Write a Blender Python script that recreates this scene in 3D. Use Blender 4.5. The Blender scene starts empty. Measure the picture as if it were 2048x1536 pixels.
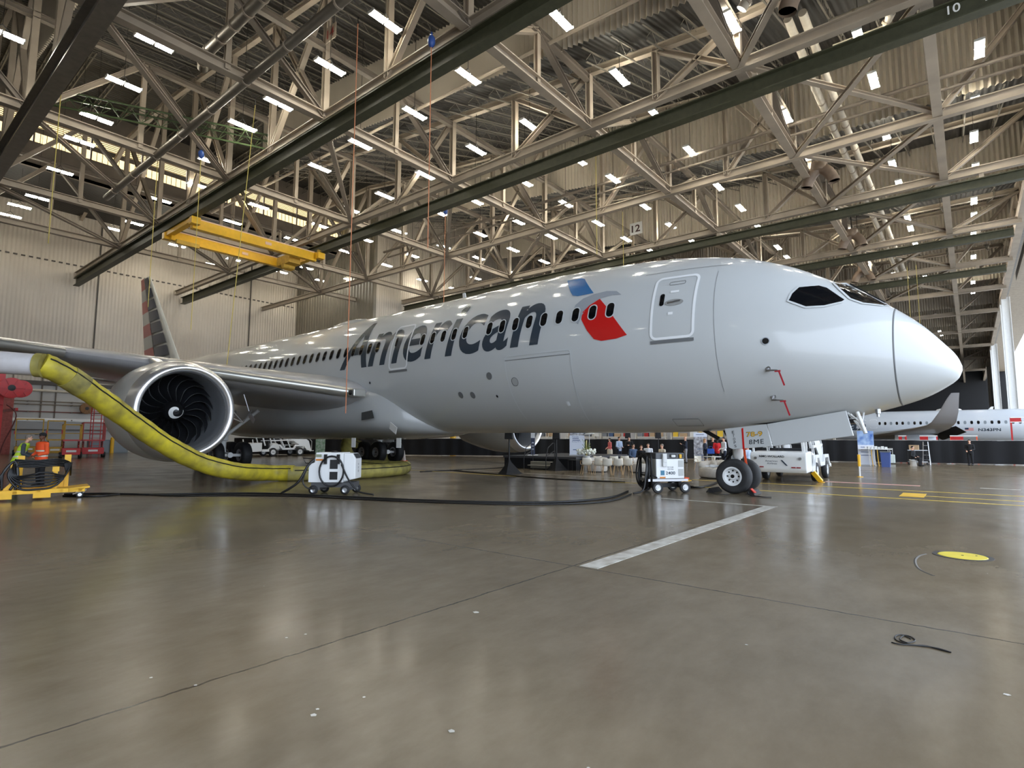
import bpy, bmesh, math, random
from mathutils import Vector, Matrix, Euler
random.seed(7)
PI = math.pi
S = bpy.context.scene
COL = S.collection
# ---------------------------------------------------------------- camera, world, exposure
TH = math.radians(39.2); PITCH = math.radians(5.5); FPX = 1120.0
CAMPOS = Vector((0.05, -17.43, 1.61))
cam_d = bpy.data.cameras.new('camera'); cam_d.sensor_width = 36; cam_d.lens = FPX / 2048 * 36
cam_d.clip_end = 600
cam = bpy.data.objects.new('camera', cam_d); COL.objects.link(cam)
cam.location = CAMPOS
cam.rotation_euler = (Matrix.Rotation(TH, 3, 'Z') @ Matrix.Rotation(PI/2 + PITCH, 3, 'X') @ Matrix.Rotation(math.radians(.18), 3, 'Z')).to_euler()
S.camera = cam
S.view_settings.view_transform = 'Standard'; S.view_settings.look = 'None'
S.view_settings.gamma = 1.0; S.view_settings.use_curve_mapping = False
S.view_settings.exposure = 1.3
W = bpy.data.worlds.new('world'); S.world = W; W.use_nodes = True
bg = W.node_tree.nodes['Background']
bg.inputs[0].default_value = (0.74, 0.85, 1.0, 1); bg.inputs[1].default_value = 1.75
# sun high behind the hangar: it lights the apron beyond the roof's shadow, not the floor inside
sun_d = bpy.data.lights.new('sun', 'SUN'); sun_d.energy = 5.0; sun_d.angle = math.radians(2); sun_d.color = (1, .95, .87)
sun = bpy.data.objects.new('sun', sun_d); COL.objects.link(sun); sun.location = (-40, 20, 60)
sun.rotation_euler = Vector((.62, -.12, -.78)).to_track_quat('-Z', 'Y').to_euler()
TUBE = 41.0   # radiance of the fluorescent tubes

# ---------------------------------------------------------------- helpers
def lin(c):
    c = c/255.0
    return c/12.92 if c <= .04045 else ((c+.055)/1.055)**2.4
def rgb(r, g, b): return (lin(r), lin(g), lin(b), 1)
MATS = {}
def mat(name, col, rough=.5, metal=0, noise=0, scale=4, emit=0, coat=0, spec=.5, bump=0, bscale=20, col2=None, stretch=None):
    if name in MATS: return MATS[name]
    m = bpy.data.materials.new(name); m.use_nodes = True
    nt = m.node_tree; b = nt.nodes['Principled BSDF']
    b.inputs['Base Color'].default_value = col; b.inputs['Roughness'].default_value = rough
    b.inputs['Metallic'].default_value = metal; b.inputs['Specular IOR Level'].default_value = spec
    b.inputs['Coat Weight'].default_value = coat; b.inputs['Coat Roughness'].default_value = .08
    if emit:
        b.inputs['Emission Color'].default_value = col; b.inputs['Emission Strength'].default_value = emit
    if noise or col2 or bump:
        tc = nt.nodes.new('ShaderNodeTexCoord'); mp = nt.nodes.new('ShaderNodeMapping')
        nt.links.new(tc.outputs['Object'], mp.inputs[0])
        if stretch: mp.inputs['Scale'].default_value = stretch
        if noise or col2:
            nz = nt.nodes.new('ShaderNodeTexNoise'); nz.inputs['Scale'].default_value = scale; nz.inputs['Detail'].default_value = 5
            nt.links.new(mp.outputs[0], nz.inputs[0])
            rp = nt.nodes.new('ShaderNodeValToRGB'); rp.color_ramp.elements[0].position = .32; rp.color_ramp.elements[1].position = .68
            c2 = col2 if col2 else tuple(min(1, c*(1+noise)) for c in col[:3])+(1,)
            c1 = col if col2 else tuple(c*(1-noise) for c in col[:3])+(1,)
            rp.color_ramp.elements[0].color = c1; rp.color_ramp.elements[1].color = c2
            nt.links.new(nz.outputs['Fac'], rp.inputs[0]); nt.links.new(rp.outputs[0], b.inputs['Base Color'])
        if bump:
            n2 = nt.nodes.new('ShaderNodeTexNoise'); n2.inputs['Scale'].default_value = bscale
            nt.links.new(mp.outputs[0], n2.inputs[0])
            bp = nt.nodes.new('ShaderNodeBump'); bp.inputs['Strength'].default_value = bump; bp.inputs['Distance'].default_value = .03
            nt.links.new(n2.outputs['Fac'], bp.inputs['Height']); nt.links.new(bp.outputs[0], b.inputs['Normal'])
    MATS[name] = m
    return m

def link(name, me, m, parent=None, smooth=False, angle=None):
    o = bpy.data.objects.new(name, me); COL.objects.link(o)
    if m is not None:
        for mm in (m if isinstance(m, (list, tuple)) else [m]): me.materials.append(mm)
    if parent is not None: o.parent = parent
    if smooth:
        for p in me.polygons: p.use_smooth = True
        if angle:
            try: me.set_sharp_from_angle(angle=math.radians(angle))
            except Exception: pass
    return o
def tag(o, label=None, cat=None, group=None, kind=None):
    if label: o['label'] = label
    if cat: o['category'] = cat
    if group: o['group'] = group
    if kind: o['kind'] = kind
    return o
def thing(name, label, cat, loc=(0,0,0), rz=0, group=None):
    o = bpy.data.objects.new(name, None); COL.objects.link(o); o.empty_display_size = .2
    o.location = loc; o.rotation_euler = (0, 0, rz)
    return tag(o, label, cat, group)
def kids(o): return [c for c in bpy.data.objects if c.parent is o]
def dup(o, loc=None, rz=None, label=None, group=None, parent=None):
    c = o.copy(); COL.objects.link(c)
    if parent is not None: c.parent = parent
    for ch in kids(o): dup(ch, parent=c)
    if loc is not None: c.location = loc
    if rz is not None: c.rotation_euler = (0, 0, rz)
    if label: c['label'] = label
    if group: c['group'] = group
    return c

ORD = 'first second third fourth fifth sixth seventh eighth ninth tenth eleventh twelfth thirteenth fourteenth fifteenth sixteenth seventeenth eighteenth nineteenth twentieth'.split()
def nth(i):
    if i < 20: return ORD[i]
    return ['twenty', 'thirty', 'forty'][(i+1)//10-2] + '-' + ORD[i % 10] if (i+1) % 10 else ['', '', 'thirtieth', 'fortieth', 'fiftieth'][(i+1)//10-1]
class MB:
    def __init__(s): s.v = []; s.f = []; s.mi = []; s.cur = 0
    def add(s, vs, fs):
        n = len(s.v); s.v += [tuple(v) for v in vs]
        for f in fs: s.f.append([n+i for i in f]); s.mi.append(s.cur)
        return s
    def box(s, c, d, rot=None):
        x, y, z = d[0]/2, d[1]/2, d[2]/2
        vs = [Vector((i*x, j*y, k*z)) for i in (-1,1) for j in (-1,1) for k in (-1,1)]
        if rot is not None: vs = [rot @ v for v in vs]
        vs = [v + Vector(c) for v in vs]
        return s.add(vs, [(0,1,3,2),(4,6,7,5),(0,4,5,1),(2,3,7,6),(0,2,6,4),(1,5,7,3)])
    def bb(s, x0, x1, y0, y1, z0, z1): return s.box(((x0+x1)/2,(y0+y1)/2,(z0+z1)/2), (abs(x1-x0),abs(y1-y0),abs(z1-z0)))
    def frame(s, p0, p1, upv=(0,0,1)):
        p0, p1 = Vector(p0), Vector(p1); d = (p1-p0); L = d.length; d = d/L if L else Vector((1,0,0))
        u = Vector(upv)
        if abs(d.dot(u)) > .98: u = Vector((0,1,0)) if abs(d.y) < .9 else Vector((1,0,0))
        r = d.cross(u).normalized(); u = r.cross(d).normalized()
        return p0, p1, d, r, u
    def beam(s, p0, p1, w, h, up=(0,0,1)):
        p0, p1, d, r, u = s.frame(p0, p1, up)
        vs = [p + r*(a*w/2) + u*(b*h/2) for p in (p0, p1) for a, b in ((-1,-1),(1,-1),(1,1),(-1,1))]
        return s.add(vs, [(0,3,2,1),(4,5,6,7),(0,1,5,4),(1,2,6,5),(2,3,7,6),(3,0,4,7)])
    def hbeam(s, p0, p1, w, h, t=.03, up=(0,0,1)):
        # rolled I section: two flanges and a web
        p0, p1, d, r, u = s.frame(p0, p1, up)
        s.beam(p0+u*(h/2-t/2), p1+u*(h/2-t/2), w, t, u); s.beam(p0-u*(h/2-t/2), p1-u*(h/2-t/2), w, t, u)
        return s.beam(p0, p1, t, h-2*t, u)
    def tube(s, path, r, n=8, cap=True, closed=False):
        P = [Vector(p) for p in path]; N = len(P); base = len(s.v)
        prev = None
        rr = r if isinstance(r, (list, tuple)) else [r]*N
        for i, p in enumerate(P):
            if closed: d = P[(i+1) % N]-P[i-1]
            else: d = P[min(i+1, N-1)]-P[max(i-1, 0)]
            d.normalize()
            if prev is None:
                u = Vector((0,0,1)) if abs(d.z) < .9 else Vector((1,0,0))
                a = d.cross(u).normalized()
            else: a = (prev - d*prev.dot(d)).normalized()
            prev = a; b = d.cross(a)
            for k in range(n):
                t = 2*PI*k/n; s.v.append(tuple(p + a*(rr[i]*math.cos(t)) + b*(rr[i]*math.sin(t))))
        rng = N if closed else N-1
        for i in range(rng):
            j = (i+1) % N
            for k in range(n):
                k2 = (k+1) % n
                s.f.append([base+i*n+k, base+i*n+k2, base+j*n+k2, base+j*n+k]); s.mi.append(s.cur)
        if cap and not closed:
            s.f.append([base+k for k in range(n)][::-1]); s.mi.append(s.cur)
            s.f.append([base+(N-1)*n+k for k in range(n)]); s.mi.append(s.cur)
        return s
    def lathe(s, prof, n=32, M=None, caps=True):
        # prof: (r, z) pairs, around local z; M places it
        base = len(s.v); M = M or Matrix.Identity(4)
        for r, z in prof:
            for k in range(n):
                t = 2*PI*k/n; s.v.append(tuple(M @ Vector((r*math.cos(t), r*math.sin(t), z))))
        for i in range(len(prof)-1):
            for k in range(n):
                k2 = (k+1) % n
                s.f.append([base+i*n+k, base+i*n+k2, base+(i+1)*n+k2, base+(i+1)*n+k]); s.mi.append(s.cur)
        if caps:
            if prof[0][0] > 1e-6: s.f.append([base+k for k in range(n)][::-1]); s.mi.append(s.cur)
            if prof[-1][0] > 1e-6: s.f.append([base+(len(prof)-1)*n+k for k in range(n)]); s.mi.append(s.cur)
        return s
    def sphere(s, c, r, n=14, m=9, M=None):
        r = r if isinstance(r, (tuple, list)) else (r, r, r)
        prof = [(max(1e-4, math.sin(PI*i/m)), -math.cos(PI*i/m)) for i in range(m+1)]
        Q = Matrix.Translation(Vector(c)) @ (M or Matrix.Identity(4)) @ Matrix.Diagonal((r[0], r[1], r[2], 1))
        return s.lathe(prof, n, Q, caps=False)
    def prism(s, poly, axis, t0, t1):
        # poly: 2D outline in the two other axes, extruded along axis from t0 to t1
        def P(a, b, t): return {'x': (t, a, b), 'y': (a, t, b), 'z': (a, b, t)}[axis]
        n = len(poly)
        vs = [P(a, b, t0) for a, b in poly] + [P(a, b, t1) for a, b in poly]
        fs = [list(range(n))[::-1], [n+i for i in range(n)]] + [(i, (i+1) % n, n+(i+1) % n, n+i) for i in range(n)]
        return s.add(vs, fs)
    def grid(s, rows):
        n = len(s.v); R = len(rows); C_ = len(rows[0])
        for r in rows: s.v += [tuple(p) for p in r]
        for i in range(R-1):
            for j in range(C_-1):
                s.f.append([n+i*C_+j, n+i*C_+j+1, n+(i+1)*C_+j+1, n+(i+1)*C_+j]); s.mi.append(s.cur)
        return s
    def build(s, name, m, parent=None, smooth=False, angle=None, bevel=0, fix=True):
        me = bpy.data.meshes.new(name); me.from_pydata(s.v, [], s.f); me.update()
        if any(s.mi): me.polygons.foreach_set('material_index', s.mi)
        if fix:
            bm = bmesh.new(); bm.from_mesh(me); bmesh.ops.recalc_face_normals(bm, faces=bm.faces); bm.to_mesh(me); bm.free()
        o = link(name, me, m, parent, smooth, angle)
        if bevel:
            b = o.modifiers.new('bevel', 'BEVEL'); b.width = bevel; b.segments = 2; b.limit_method = 'ANGLE'
        return o
def AX(axis, loc=(0,0,0)):   # matrix turning local z to a world axis
    R = {'x': Matrix.Rotation(PI/2, 4, 'Y'), 'y': Matrix.Rotation(-PI/2, 4, 'X'), 'z': Matrix.Identity(4)}[axis]
    return Matrix.Translation(Vector(loc)) @ R
def spline(pts, n=8):
    P = [Vector(p) for p in pts]; out = []
    for i in range(len(P)-1):
        a, b, c, d = P[max(i-1, 0)], P[i], P[i+1], P[min(i+2, len(P)-1)]
        for k in range(n):
            t = k/n
            out.append(.5*((2*b)+(c-a)*t+(2*a-5*b+4*c-d)*t*t+(3*b-a-3*c+d)*t**3))
    out.append(P[-1]); return out
def text_mesh(txt, bold=0, shear=0, ext=0, space=1, align='LEFT', res=6):
    cu = bpy.data.curves.new('lettering', 'FONT'); cu.body = txt; cu.offset = bold; cu.shear = shear; cu.extrude = ext
    cu.space_character = space; cu.align_x = align; cu.resolution_u = res; cu.fill_mode = 'FRONT' if not ext else 'BOTH'
    o = bpy.data.objects.new('lettering', cu); COL.objects.link(o)
    bpy.context.view_layer.update()
    me = bpy.data.meshes.new_from_object(o.evaluated_get(bpy.context.evaluated_depsgraph_get()))
    bpy.data.objects.remove(o); bpy.data.curves.remove(cu)
    return me
def flat_text(name, txt, m, M, w=None, h=None, parent=None, **kw):
    # text fitted into a w x h box whose lower left corner is M's origin, x right, y up
    me = text_mesh(txt, **kw)
    xs = [v.co.x for v in me.vertices]; ys = [v.co.y for v in me.vertices]
    x0, x1, y0, y1 = min(xs), max(xs), min(ys), max(ys)
    sy = h/(y1-y0) if h else w/(x1-x0); sx = w/(x1-x0) if w else sy
    for v in me.vertices: v.co = M @ Vector(((v.co.x-x0)*sx, (v.co.y-y0)*sy, v.co.z))
    me.update()
    return link(name, me, m, parent)
# pixel rays of the photograph, used only to measure where a thing stands on a known plane
_R = cam.rotation_euler.to_matrix()
def ray(px, py): return _R @ Vector(((px-1024)/FPX, (768-py)/FPX, -1))
def un(px, py, ax, val):
    r = ray(px, py); i = 'xyz'.index(ax); t = (val-CAMPOS[i])/r[i]; return CAMPOS + r*t
# ---------------------------------------------------------------- materials
steel = mat('painted_steel', rgb(163, 150, 134), .55, noise=.12, scale=.8)
steel_dark = mat('dark_grey_steel', rgb(118, 108, 97), .6, noise=.12, scale=.8)  # same hue as the painted steel, in a darker tone
rail_green = mat('olive_rail_paint', rgb(66, 66, 48), .55, noise=.15)
red_pipe_m = mat('red_pipe_paint', rgb(110, 45, 38), .5)
joist_m = mat('joist_grey', rgb(112, 106, 96), .6)
duct_m = mat('galvanised_duct', rgb(125, 118, 108), .4, metal=.5, noise=.1)
pipe_white = mat('insulated_pipe_white', rgb(205, 196, 180), .5, noise=.08)
white_p = mat('white_paint', rgb(228, 228, 226), .4, noise=.03)
white_gl = mat('white_gloss_paint', rgb(235, 236, 236), .25)
black_p = mat('black_paint', rgb(22, 22, 24), .5)
black_rub = mat('black_rubber', rgb(24, 24, 26), .65, noise=.2, scale=6)
rubber_grey = mat('worn_tyre_rubber', rgb(44, 44, 45), .7, noise=.2, scale=5)
cable_m = mat('black_cable', rgb(18, 18, 20), .4)
yellow_p = mat('safety_yellow_paint', rgb(232, 178, 30), .4, noise=.06)
yellow_dk = mat('yellow_dirty', rgb(190, 150, 50), .6, noise=.15)
red_p = mat('red_paint', rgb(190, 32, 34), .4, noise=.1)
orange_p = mat('orange_webbing', rgb(245, 88, 40), .6)
chrome = mat('bright_metal', rgb(240, 240, 242), .28, metal=.85)
alu = mat('brushed_aluminium', rgb(180, 180, 182), .35, metal=.9)
dark_metal = mat('dark_metal', rgb(45, 44, 44), .4, metal=.7)
ac_paint = mat('aircraft_grey_mica', rgb(197, 200, 201), .38, coat=.7, noise=.015, scale=.6)
ac_paint2 = mat('aircraft_fairing_grey', rgb(172, 174, 174), .25, coat=.4, noise=.02, scale=.6)
wing_m = mat('wing_underside_grey', rgb(158, 157, 158), .28, coat=.2, noise=.03)
seam_m = mat('panel_seam_grey', rgb(110, 112, 114), .5)
band_m = mat('door_band_white', rgb(238, 240, 242), .3)
glass_dk = mat('dark_cabin_glass', rgb(16, 17, 20), .06, spec=.8)
letter_m = mat('wordmark_blue_grey', rgb(52, 64, 76), .25, coat=.3)
blue_m = mat('symbol_blue', rgb(20, 105, 165), .25, coat=.3)
symgrey_m = mat('symbol_silver', rgb(158, 163, 170), .25, coat=.3)
red_m = mat('symbol_red', rgb(200, 32, 30), .25, coat=.3)
navy_m = mat('livery_navy', rgb(35, 50, 75), .3)
fin_red = mat('livery_red', rgb(165, 45, 50), .3)
fin_grey = mat('livery_light_grey', rgb(180, 182, 182), .3)
fabric_blk = mat('black_drape_cloth', rgb(13, 13, 17), .85, noise=.25, scale=1.2)
gold_m = mat('pale_wood_leg', rgb(205, 170, 125), .5)
skin_a = mat('skin_light', rgb(222, 172, 145), .5)
skin_b = mat('skin_brown', rgb(110, 72, 52), .5)
hair_d = mat('hair_dark', rgb(34, 26, 22), .6)
hair_b = mat('hair_brown', rgb(96, 66, 42), .6)

def tube_material():
    m = bpy.data.materials.new('lit_fluorescent_tube'); m.use_nodes = True; nt = m.node_tree; nt.nodes.clear()
    e = nt.nodes.new('ShaderNodeEmission'); e.inputs[0].default_value = (1.0, .95, .80, 1); e.inputs[1].default_value = TUBE
    o = nt.nodes.new('ShaderNodeOutputMaterial'); nt.links.new(e.outputs[0], o.inputs[0]); return m
tube_m = tube_material()

def floor_material():
    m = bpy.data.materials.new('sealed_concrete'); m.use_nodes = True; nt = m.node_tree; L = nt.links
    b = nt.nodes['Principled BSDF']; N = nt.nodes.new
    geo = N('ShaderNodeNewGeometry'); sep = N('ShaderNodeSeparateXYZ'); L.new(geo.outputs['Position'], sep.inputs[0])
    def math_(op, a, b_=None, c=None):
        n = N('ShaderNodeMath'); n.operation = op
        for i, q in enumerate((a, b_, c)):
            if q is None: continue
            if isinstance(q, (int, float)): n.inputs[i].default_value = q
            else: L.new(q, n.inputs[i])
        return n.outputs[0]
    sc = 10.6
    ux = math_('DIVIDE', math_('ADD', sep.outputs[0], 3.95), sc); uy = math_('DIVIDE', math_('ADD', sep.outputs[1], 11.3), sc)
    wob = N('ShaderNodeTexNoise'); wob.inputs['Scale'].default_value = 9; L.new(geo.outputs['Position'], wob.inputs[0])
    w = math_('MULTIPLY', math_('SUBTRACT', wob.outputs['Fac'], .5), .004)
    def line(u):
        f = math_('ABSOLUTE', math_('SUBTRACT', math_('FRACT', math_('ADD', math_('ADD', u, .5), w)), .5))
        return math_('LESS_THAN', f, .0010)
    joint = math_('MAXIMUM', line(ux), line(uy))
    cell = N('ShaderNodeCombineXYZ'); L.new(math_('FLOOR', ux), cell.inputs[0]); L.new(math_('FLOOR', uy), cell.inputs[1])
    wn = N('ShaderNodeTexWhiteNoise'); L.new(cell.outputs[0], wn.inputs[0])
    n1 = N('ShaderNodeTexNoise'); n1.inputs['Scale'].default_value = .35; n1.inputs['Detail'].default_value = 8; n1.inputs['Roughness'].default_value = .65; L.new(geo.outputs['Position'], n1.inputs[0])
    n2 = N('ShaderNodeTexNoise'); n2.inputs['Scale'].default_value = 3.0; n2.inputs['Detail'].default_value = 9; n2.inputs['Roughness'].default_value = .7
    mp = N('ShaderNodeMapping'); mp.inputs['Scale'].default_value = (1, .45, 1); mp.inputs['Rotation'].default_value = (0, 0, .9)
    L.new(geo.outputs['Position'], mp.inputs[0]); L.new(mp.outputs[0], n2.inputs[0])
    rp = N('ShaderNodeValToRGB'); rp.color_ramp.elements[0].position = .3; rp.color_ramp.elements[1].position = .72
    rp.color_ramp.elements[0].color = rgb(99, 87, 69); rp.color_ramp.elements[1].color = rgb(133, 121, 103)
    L.new(math_('ADD', math_('MULTIPLY', n1.outputs['Fac'], .55), math_('MULTIPLY', n2.outputs['Fac'], .45)), rp.inputs[0])
    tone = math_('ADD', .92, math_('MULTIPLY', wn.outputs['Value'], .16))
    mx = N('ShaderNodeMix'); mx.data_type = 'RGBA'; mx.blend_type = 'MULTIPLY'; mx.inputs[0].default_value = 1
    L.new(rp.outputs[0], mx.inputs[6]); cc = N('ShaderNodeCombineColor')
    for i in range(3): L.new(tone, cc.inputs[i])
    L.new(cc.outputs[0], mx.inputs[7])
    # small pale specks of old paint
    vo = N('ShaderNodeTexVoronoi'); vo.inputs['Scale'].default_value = 1.7; L.new(geo.outputs['Position'], vo.inputs[0])
    sp = math_('LESS_THAN', vo.outputs['Distance'], .016)
    m2 = N('ShaderNodeMix'); m2.data_type = 'RGBA'; L.new(sp, m2.inputs[0]); L.new(mx.outputs[2], m2.inputs[6]); m2.inputs[7].default_value = rgb(190, 186, 178)
    m3 = N('ShaderNodeMix'); m3.data_type = 'RGBA'; L.new(joint, m3.inputs[0]); L.new(m2.outputs[2], m3.inputs[6]); m3.inputs[7].default_value = rgb(58, 52, 45)
    L.new(m3.outputs[2], b.inputs['Base Color'])
    rr = N('ShaderNodeMapRange'); rr.inputs[1].default_value = .3; rr.inputs[2].default_value = .7; rr.inputs[3].default_value = .15; rr.inputs[4].default_value = .255
    n3 = N('ShaderNodeTexNoise'); n3.inputs['Scale'].default_value = .8; n3.inputs['Detail'].default_value = 8; L.new(geo.outputs['Position'], n3.inputs[0])
    L.new(n3.outputs['Fac'], rr.inputs[0]); L.new(rr.outputs[0], b.inputs['Roughness'])
    b.inputs['Specular IOR Level'].default_value = .14
    bp = N('ShaderNodeBump'); bp.inputs['Strength'].default_value = .05; bp.inputs['Distance'].default_value = .01
    L.new(n2.outputs['Fac'], bp.inputs['Height']); L.new(bp.outputs[0], b.inputs['Normal'])
    return m
def corr_material(name, c1, c2, axis, pitch, rough=.55, dirt=.12):
    # ribbed sheet: sine bump across the given world axis plus slight grime
    m = bpy.data.materials.new(name); m.use_nodes = True; nt = m.node_tree; L = nt.links; N = nt.nodes.new
    b = nt.nodes['Principled BSDF']; b.inputs['Roughness'].default_value = rough
    geo = N('ShaderNodeNewGeometry'); sep = N('ShaderNodeSeparateXYZ'); L.new(geo.outputs['Position'], sep.inputs[0])
    a = N('ShaderNodeMath'); a.operation = 'MULTIPLY'; a.inputs[1].default_value = 2*PI/pitch; L.new(sep.outputs[axis], a.inputs[0])
    s = N('ShaderNodeMath'); s.operation = 'SINE'; L.new(a.outputs[0], s.inputs[0])
    bp = N('ShaderNodeBump'); bp.inputs['Strength'].default_value = .6; bp.inputs['Distance'].default_value = pitch*.13
    L.new(s.outputs[0], bp.inputs['Height']); L.new(bp.outputs[0], b.inputs['Normal'])
    nz = N('ShaderNodeTexNoise'); nz.inputs['Scale'].default_value = .25; nz.inputs['Detail'].default_value = 6; L.new(geo.outputs['Position'], nz.inputs[0])
    rp = N('ShaderNodeValToRGB'); rp.color_ramp.elements[0].position = .35; rp.color_ramp.elements[1].position = .65
    rp.color_ramp.elements[0].color = c1; rp.color_ramp.elements[1].color = c2; L.new(nz.outputs['Fac'], rp.inputs[0]); L.new(rp.outputs[0], b.inputs['Base Color'])
    return m
floor_m = floor_material()
wall_rib_y = corr_material('ribbed_wall_sheet', rgb(188, 177, 163), rgb(200, 189, 175), 1, .32)
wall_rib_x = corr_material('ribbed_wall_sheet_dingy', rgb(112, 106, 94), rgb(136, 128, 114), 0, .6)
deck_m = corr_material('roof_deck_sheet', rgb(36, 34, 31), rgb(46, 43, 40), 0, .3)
wall_low_m = mat('white_block_wall', rgb(178, 176, 172), .5, noise=.06, scale=.5)
# ---------------------------------------------------------------- hangar shell
XD = 4.0          # line of the doors
XW = -70.0        # far left wall
Y0, Y1 = -42.0, 190.0
MB().bb(XW-1, XD, Y0-1, Y1, -.3, 0).build('floor', floor_m)['kind'] = 'structure'
MB().bb(XD, 90, Y0-40, Y1+60, -.3, -.004).build('floor', mat('apron_concrete', rgb(178, 174, 166), .6, noise=.08, scale=.5))['kind'] = 'structure'
def struct(o): o['kind'] = 'structure'; return o
def zb(x): return max(20.2, 19.3 - .115*x) if x > -45 else 24.5
RISE = 4.3; FP = 15.5; FY = [4.5 + FP*k for k in range(-3, 12)]
def deck_z(x, y):
    k = math.floor((y-4.5)/FP); y0 = 4.5+FP*k
    t = (y-y0)/FP
    if k == -1: return zb(x)+RISE-1.2+1.2*t
    return zb(x)+RISE*t
XS = [XD, -7.83, -14.7, -25, -36, -45]
# left wall (behind the tail)
struct(MB().bb(XW-.4, XW, Y0, 22, 7.0, 33).build('wall_left', wall_rib_y))
struct(MB().bb(XW-.4, XW, Y0, 22, 0, 7.0).build('wall_left', wall_low_m))
struct(MB().bb(XW+.0, XW+.25, Y0, 22, 6.6, 7.0).build('trim_1', mat('wall_flashing_dark', rgb(70, 64, 58), .6)))
fl = MB()
for i in range(110):
    y = Y0+i*.58; fl.bb(XW, XW+.12, y, y+.3, 19.0, 19.12)
struct(fl.build('trim_2', MATS['wall_flashing_dark']))
for i, px in enumerate((190, 498)):
    y = un(px, 650, 'x', XW).y; struct(MB().bb(XW, XW+.1, y-.06, y+.06, 7, 24).build('trim_%d' % (6+i), MATS['wall_flashing_dark']))
# jog and the wall beyond it
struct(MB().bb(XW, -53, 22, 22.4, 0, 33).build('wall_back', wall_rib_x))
struct(MB().bb(-53.4, -53, 22.4, 78, 0, 33).build('wall_left', wall_rib_y))
struct(MB().bb(-53.4, -53, 78, Y1, 0, 33).build('wall_left', wall_rib_y))
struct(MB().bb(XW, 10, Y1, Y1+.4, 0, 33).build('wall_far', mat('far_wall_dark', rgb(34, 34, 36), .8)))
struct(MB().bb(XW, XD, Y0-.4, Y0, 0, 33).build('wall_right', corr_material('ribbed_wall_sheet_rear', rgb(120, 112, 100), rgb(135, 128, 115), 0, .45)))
# roof decks, fascias
for i in range(-3, 12):
    y0 = 4.5+FP*i; y1 = y0+FP
    rows = []
    for x in (XD+.3, -7.83, -45):
        rows.append([(x, y0, deck_z(x+.001 if x == -45 else x, y0+.001)), (x, y1, deck_z(x+.001 if x == -45 else x, y1-.001))])
    m = MB().grid(rows)
    rows2 = [[(p[0], p[1], p[2]+.25) for p in r] for r in rows]
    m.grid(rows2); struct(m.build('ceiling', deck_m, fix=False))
    # corrugated vertical band where the next bay drops (faces the camera side)
    f = MB(); n = 165; xs = [XD-.2-(XD-.2+45)*j/n for j in range(n+1)]
    ra, rb = [], []
    for j in range(n*2+1):
        x = XD+.35-(XD+.35+45)*j/(n*2); d = .09 if j % 2 else -.09
        z0 = zb(x+.0001)-.15; z1 = zb(x+.0001)+RISE+.1
        ra.append((x, y0-.1+d, z0)); rb.append((x, y0-.1+d, z1))
    f.grid([ra, rb]); struct(f.build('ceiling', mat('ribbed_fascia_sheet', rgb(206, 196, 180), .5, noise=.08, scale=.3), fix=False))
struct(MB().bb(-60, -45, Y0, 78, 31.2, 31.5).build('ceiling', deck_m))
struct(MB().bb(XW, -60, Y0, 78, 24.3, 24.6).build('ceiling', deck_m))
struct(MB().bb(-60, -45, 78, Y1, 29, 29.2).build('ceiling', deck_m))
cl_ = MB()
for i in range(-3, 12):
    y0 = 4.5+FP*i; y1 = y0+FP; cl_.add([(-45, y0, deck_z(-44.99, y0+.001)), (-45, y1, deck_z(-44.99, y1-.001)), (-45, y1, 31.3), (-45, y0, 31.3)], [(0, 1, 2, 3)])
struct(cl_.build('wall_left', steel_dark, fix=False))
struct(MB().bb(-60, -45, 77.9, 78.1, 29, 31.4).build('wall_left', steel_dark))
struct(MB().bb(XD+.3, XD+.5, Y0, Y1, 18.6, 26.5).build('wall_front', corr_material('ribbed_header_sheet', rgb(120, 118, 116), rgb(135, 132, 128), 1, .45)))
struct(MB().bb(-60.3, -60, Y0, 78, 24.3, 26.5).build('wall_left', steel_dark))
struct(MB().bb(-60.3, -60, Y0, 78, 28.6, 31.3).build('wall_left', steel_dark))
# clerestory: warm daylight through ribbed glazing
gl = mat('clerestory_glass', rgb(255, 228, 150), .5)
gb = gl.node_tree.nodes['Principled BSDF']; gb.inputs['Emission Color'].default_value = (1, .78, .38, 1); gb.inputs['Emission Strength'].default_value = .75
for i, y in enumerate(range(-40, 78, 4)):
    w = struct(MB().bb(-60.2, -60.12, y, y+3.9, 26.5, 27.35).bb(-60.2, -60.12, y, y+3.9, 27.8, 28.5).build('window_%d' % (i+1), gl))
    q = MB().bb(-60.1, -60.02, y, y+3.9, 27.35, 27.8).bb(-60.1, -60, y-.06, y+.06, 26.4, 28.7)
    for k in range(1, 9): q.bb(-60.1, -60.05, y+k*.43-.02, y+k*.43+.02, 26.5, 27.35)
    for k in range(4): q.bb(-60.1, -60.05, y, y+3.9, 27.85+k*.17, 27.9+k*.17)
    q.build('window_frame', steel_dark, w)
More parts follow.
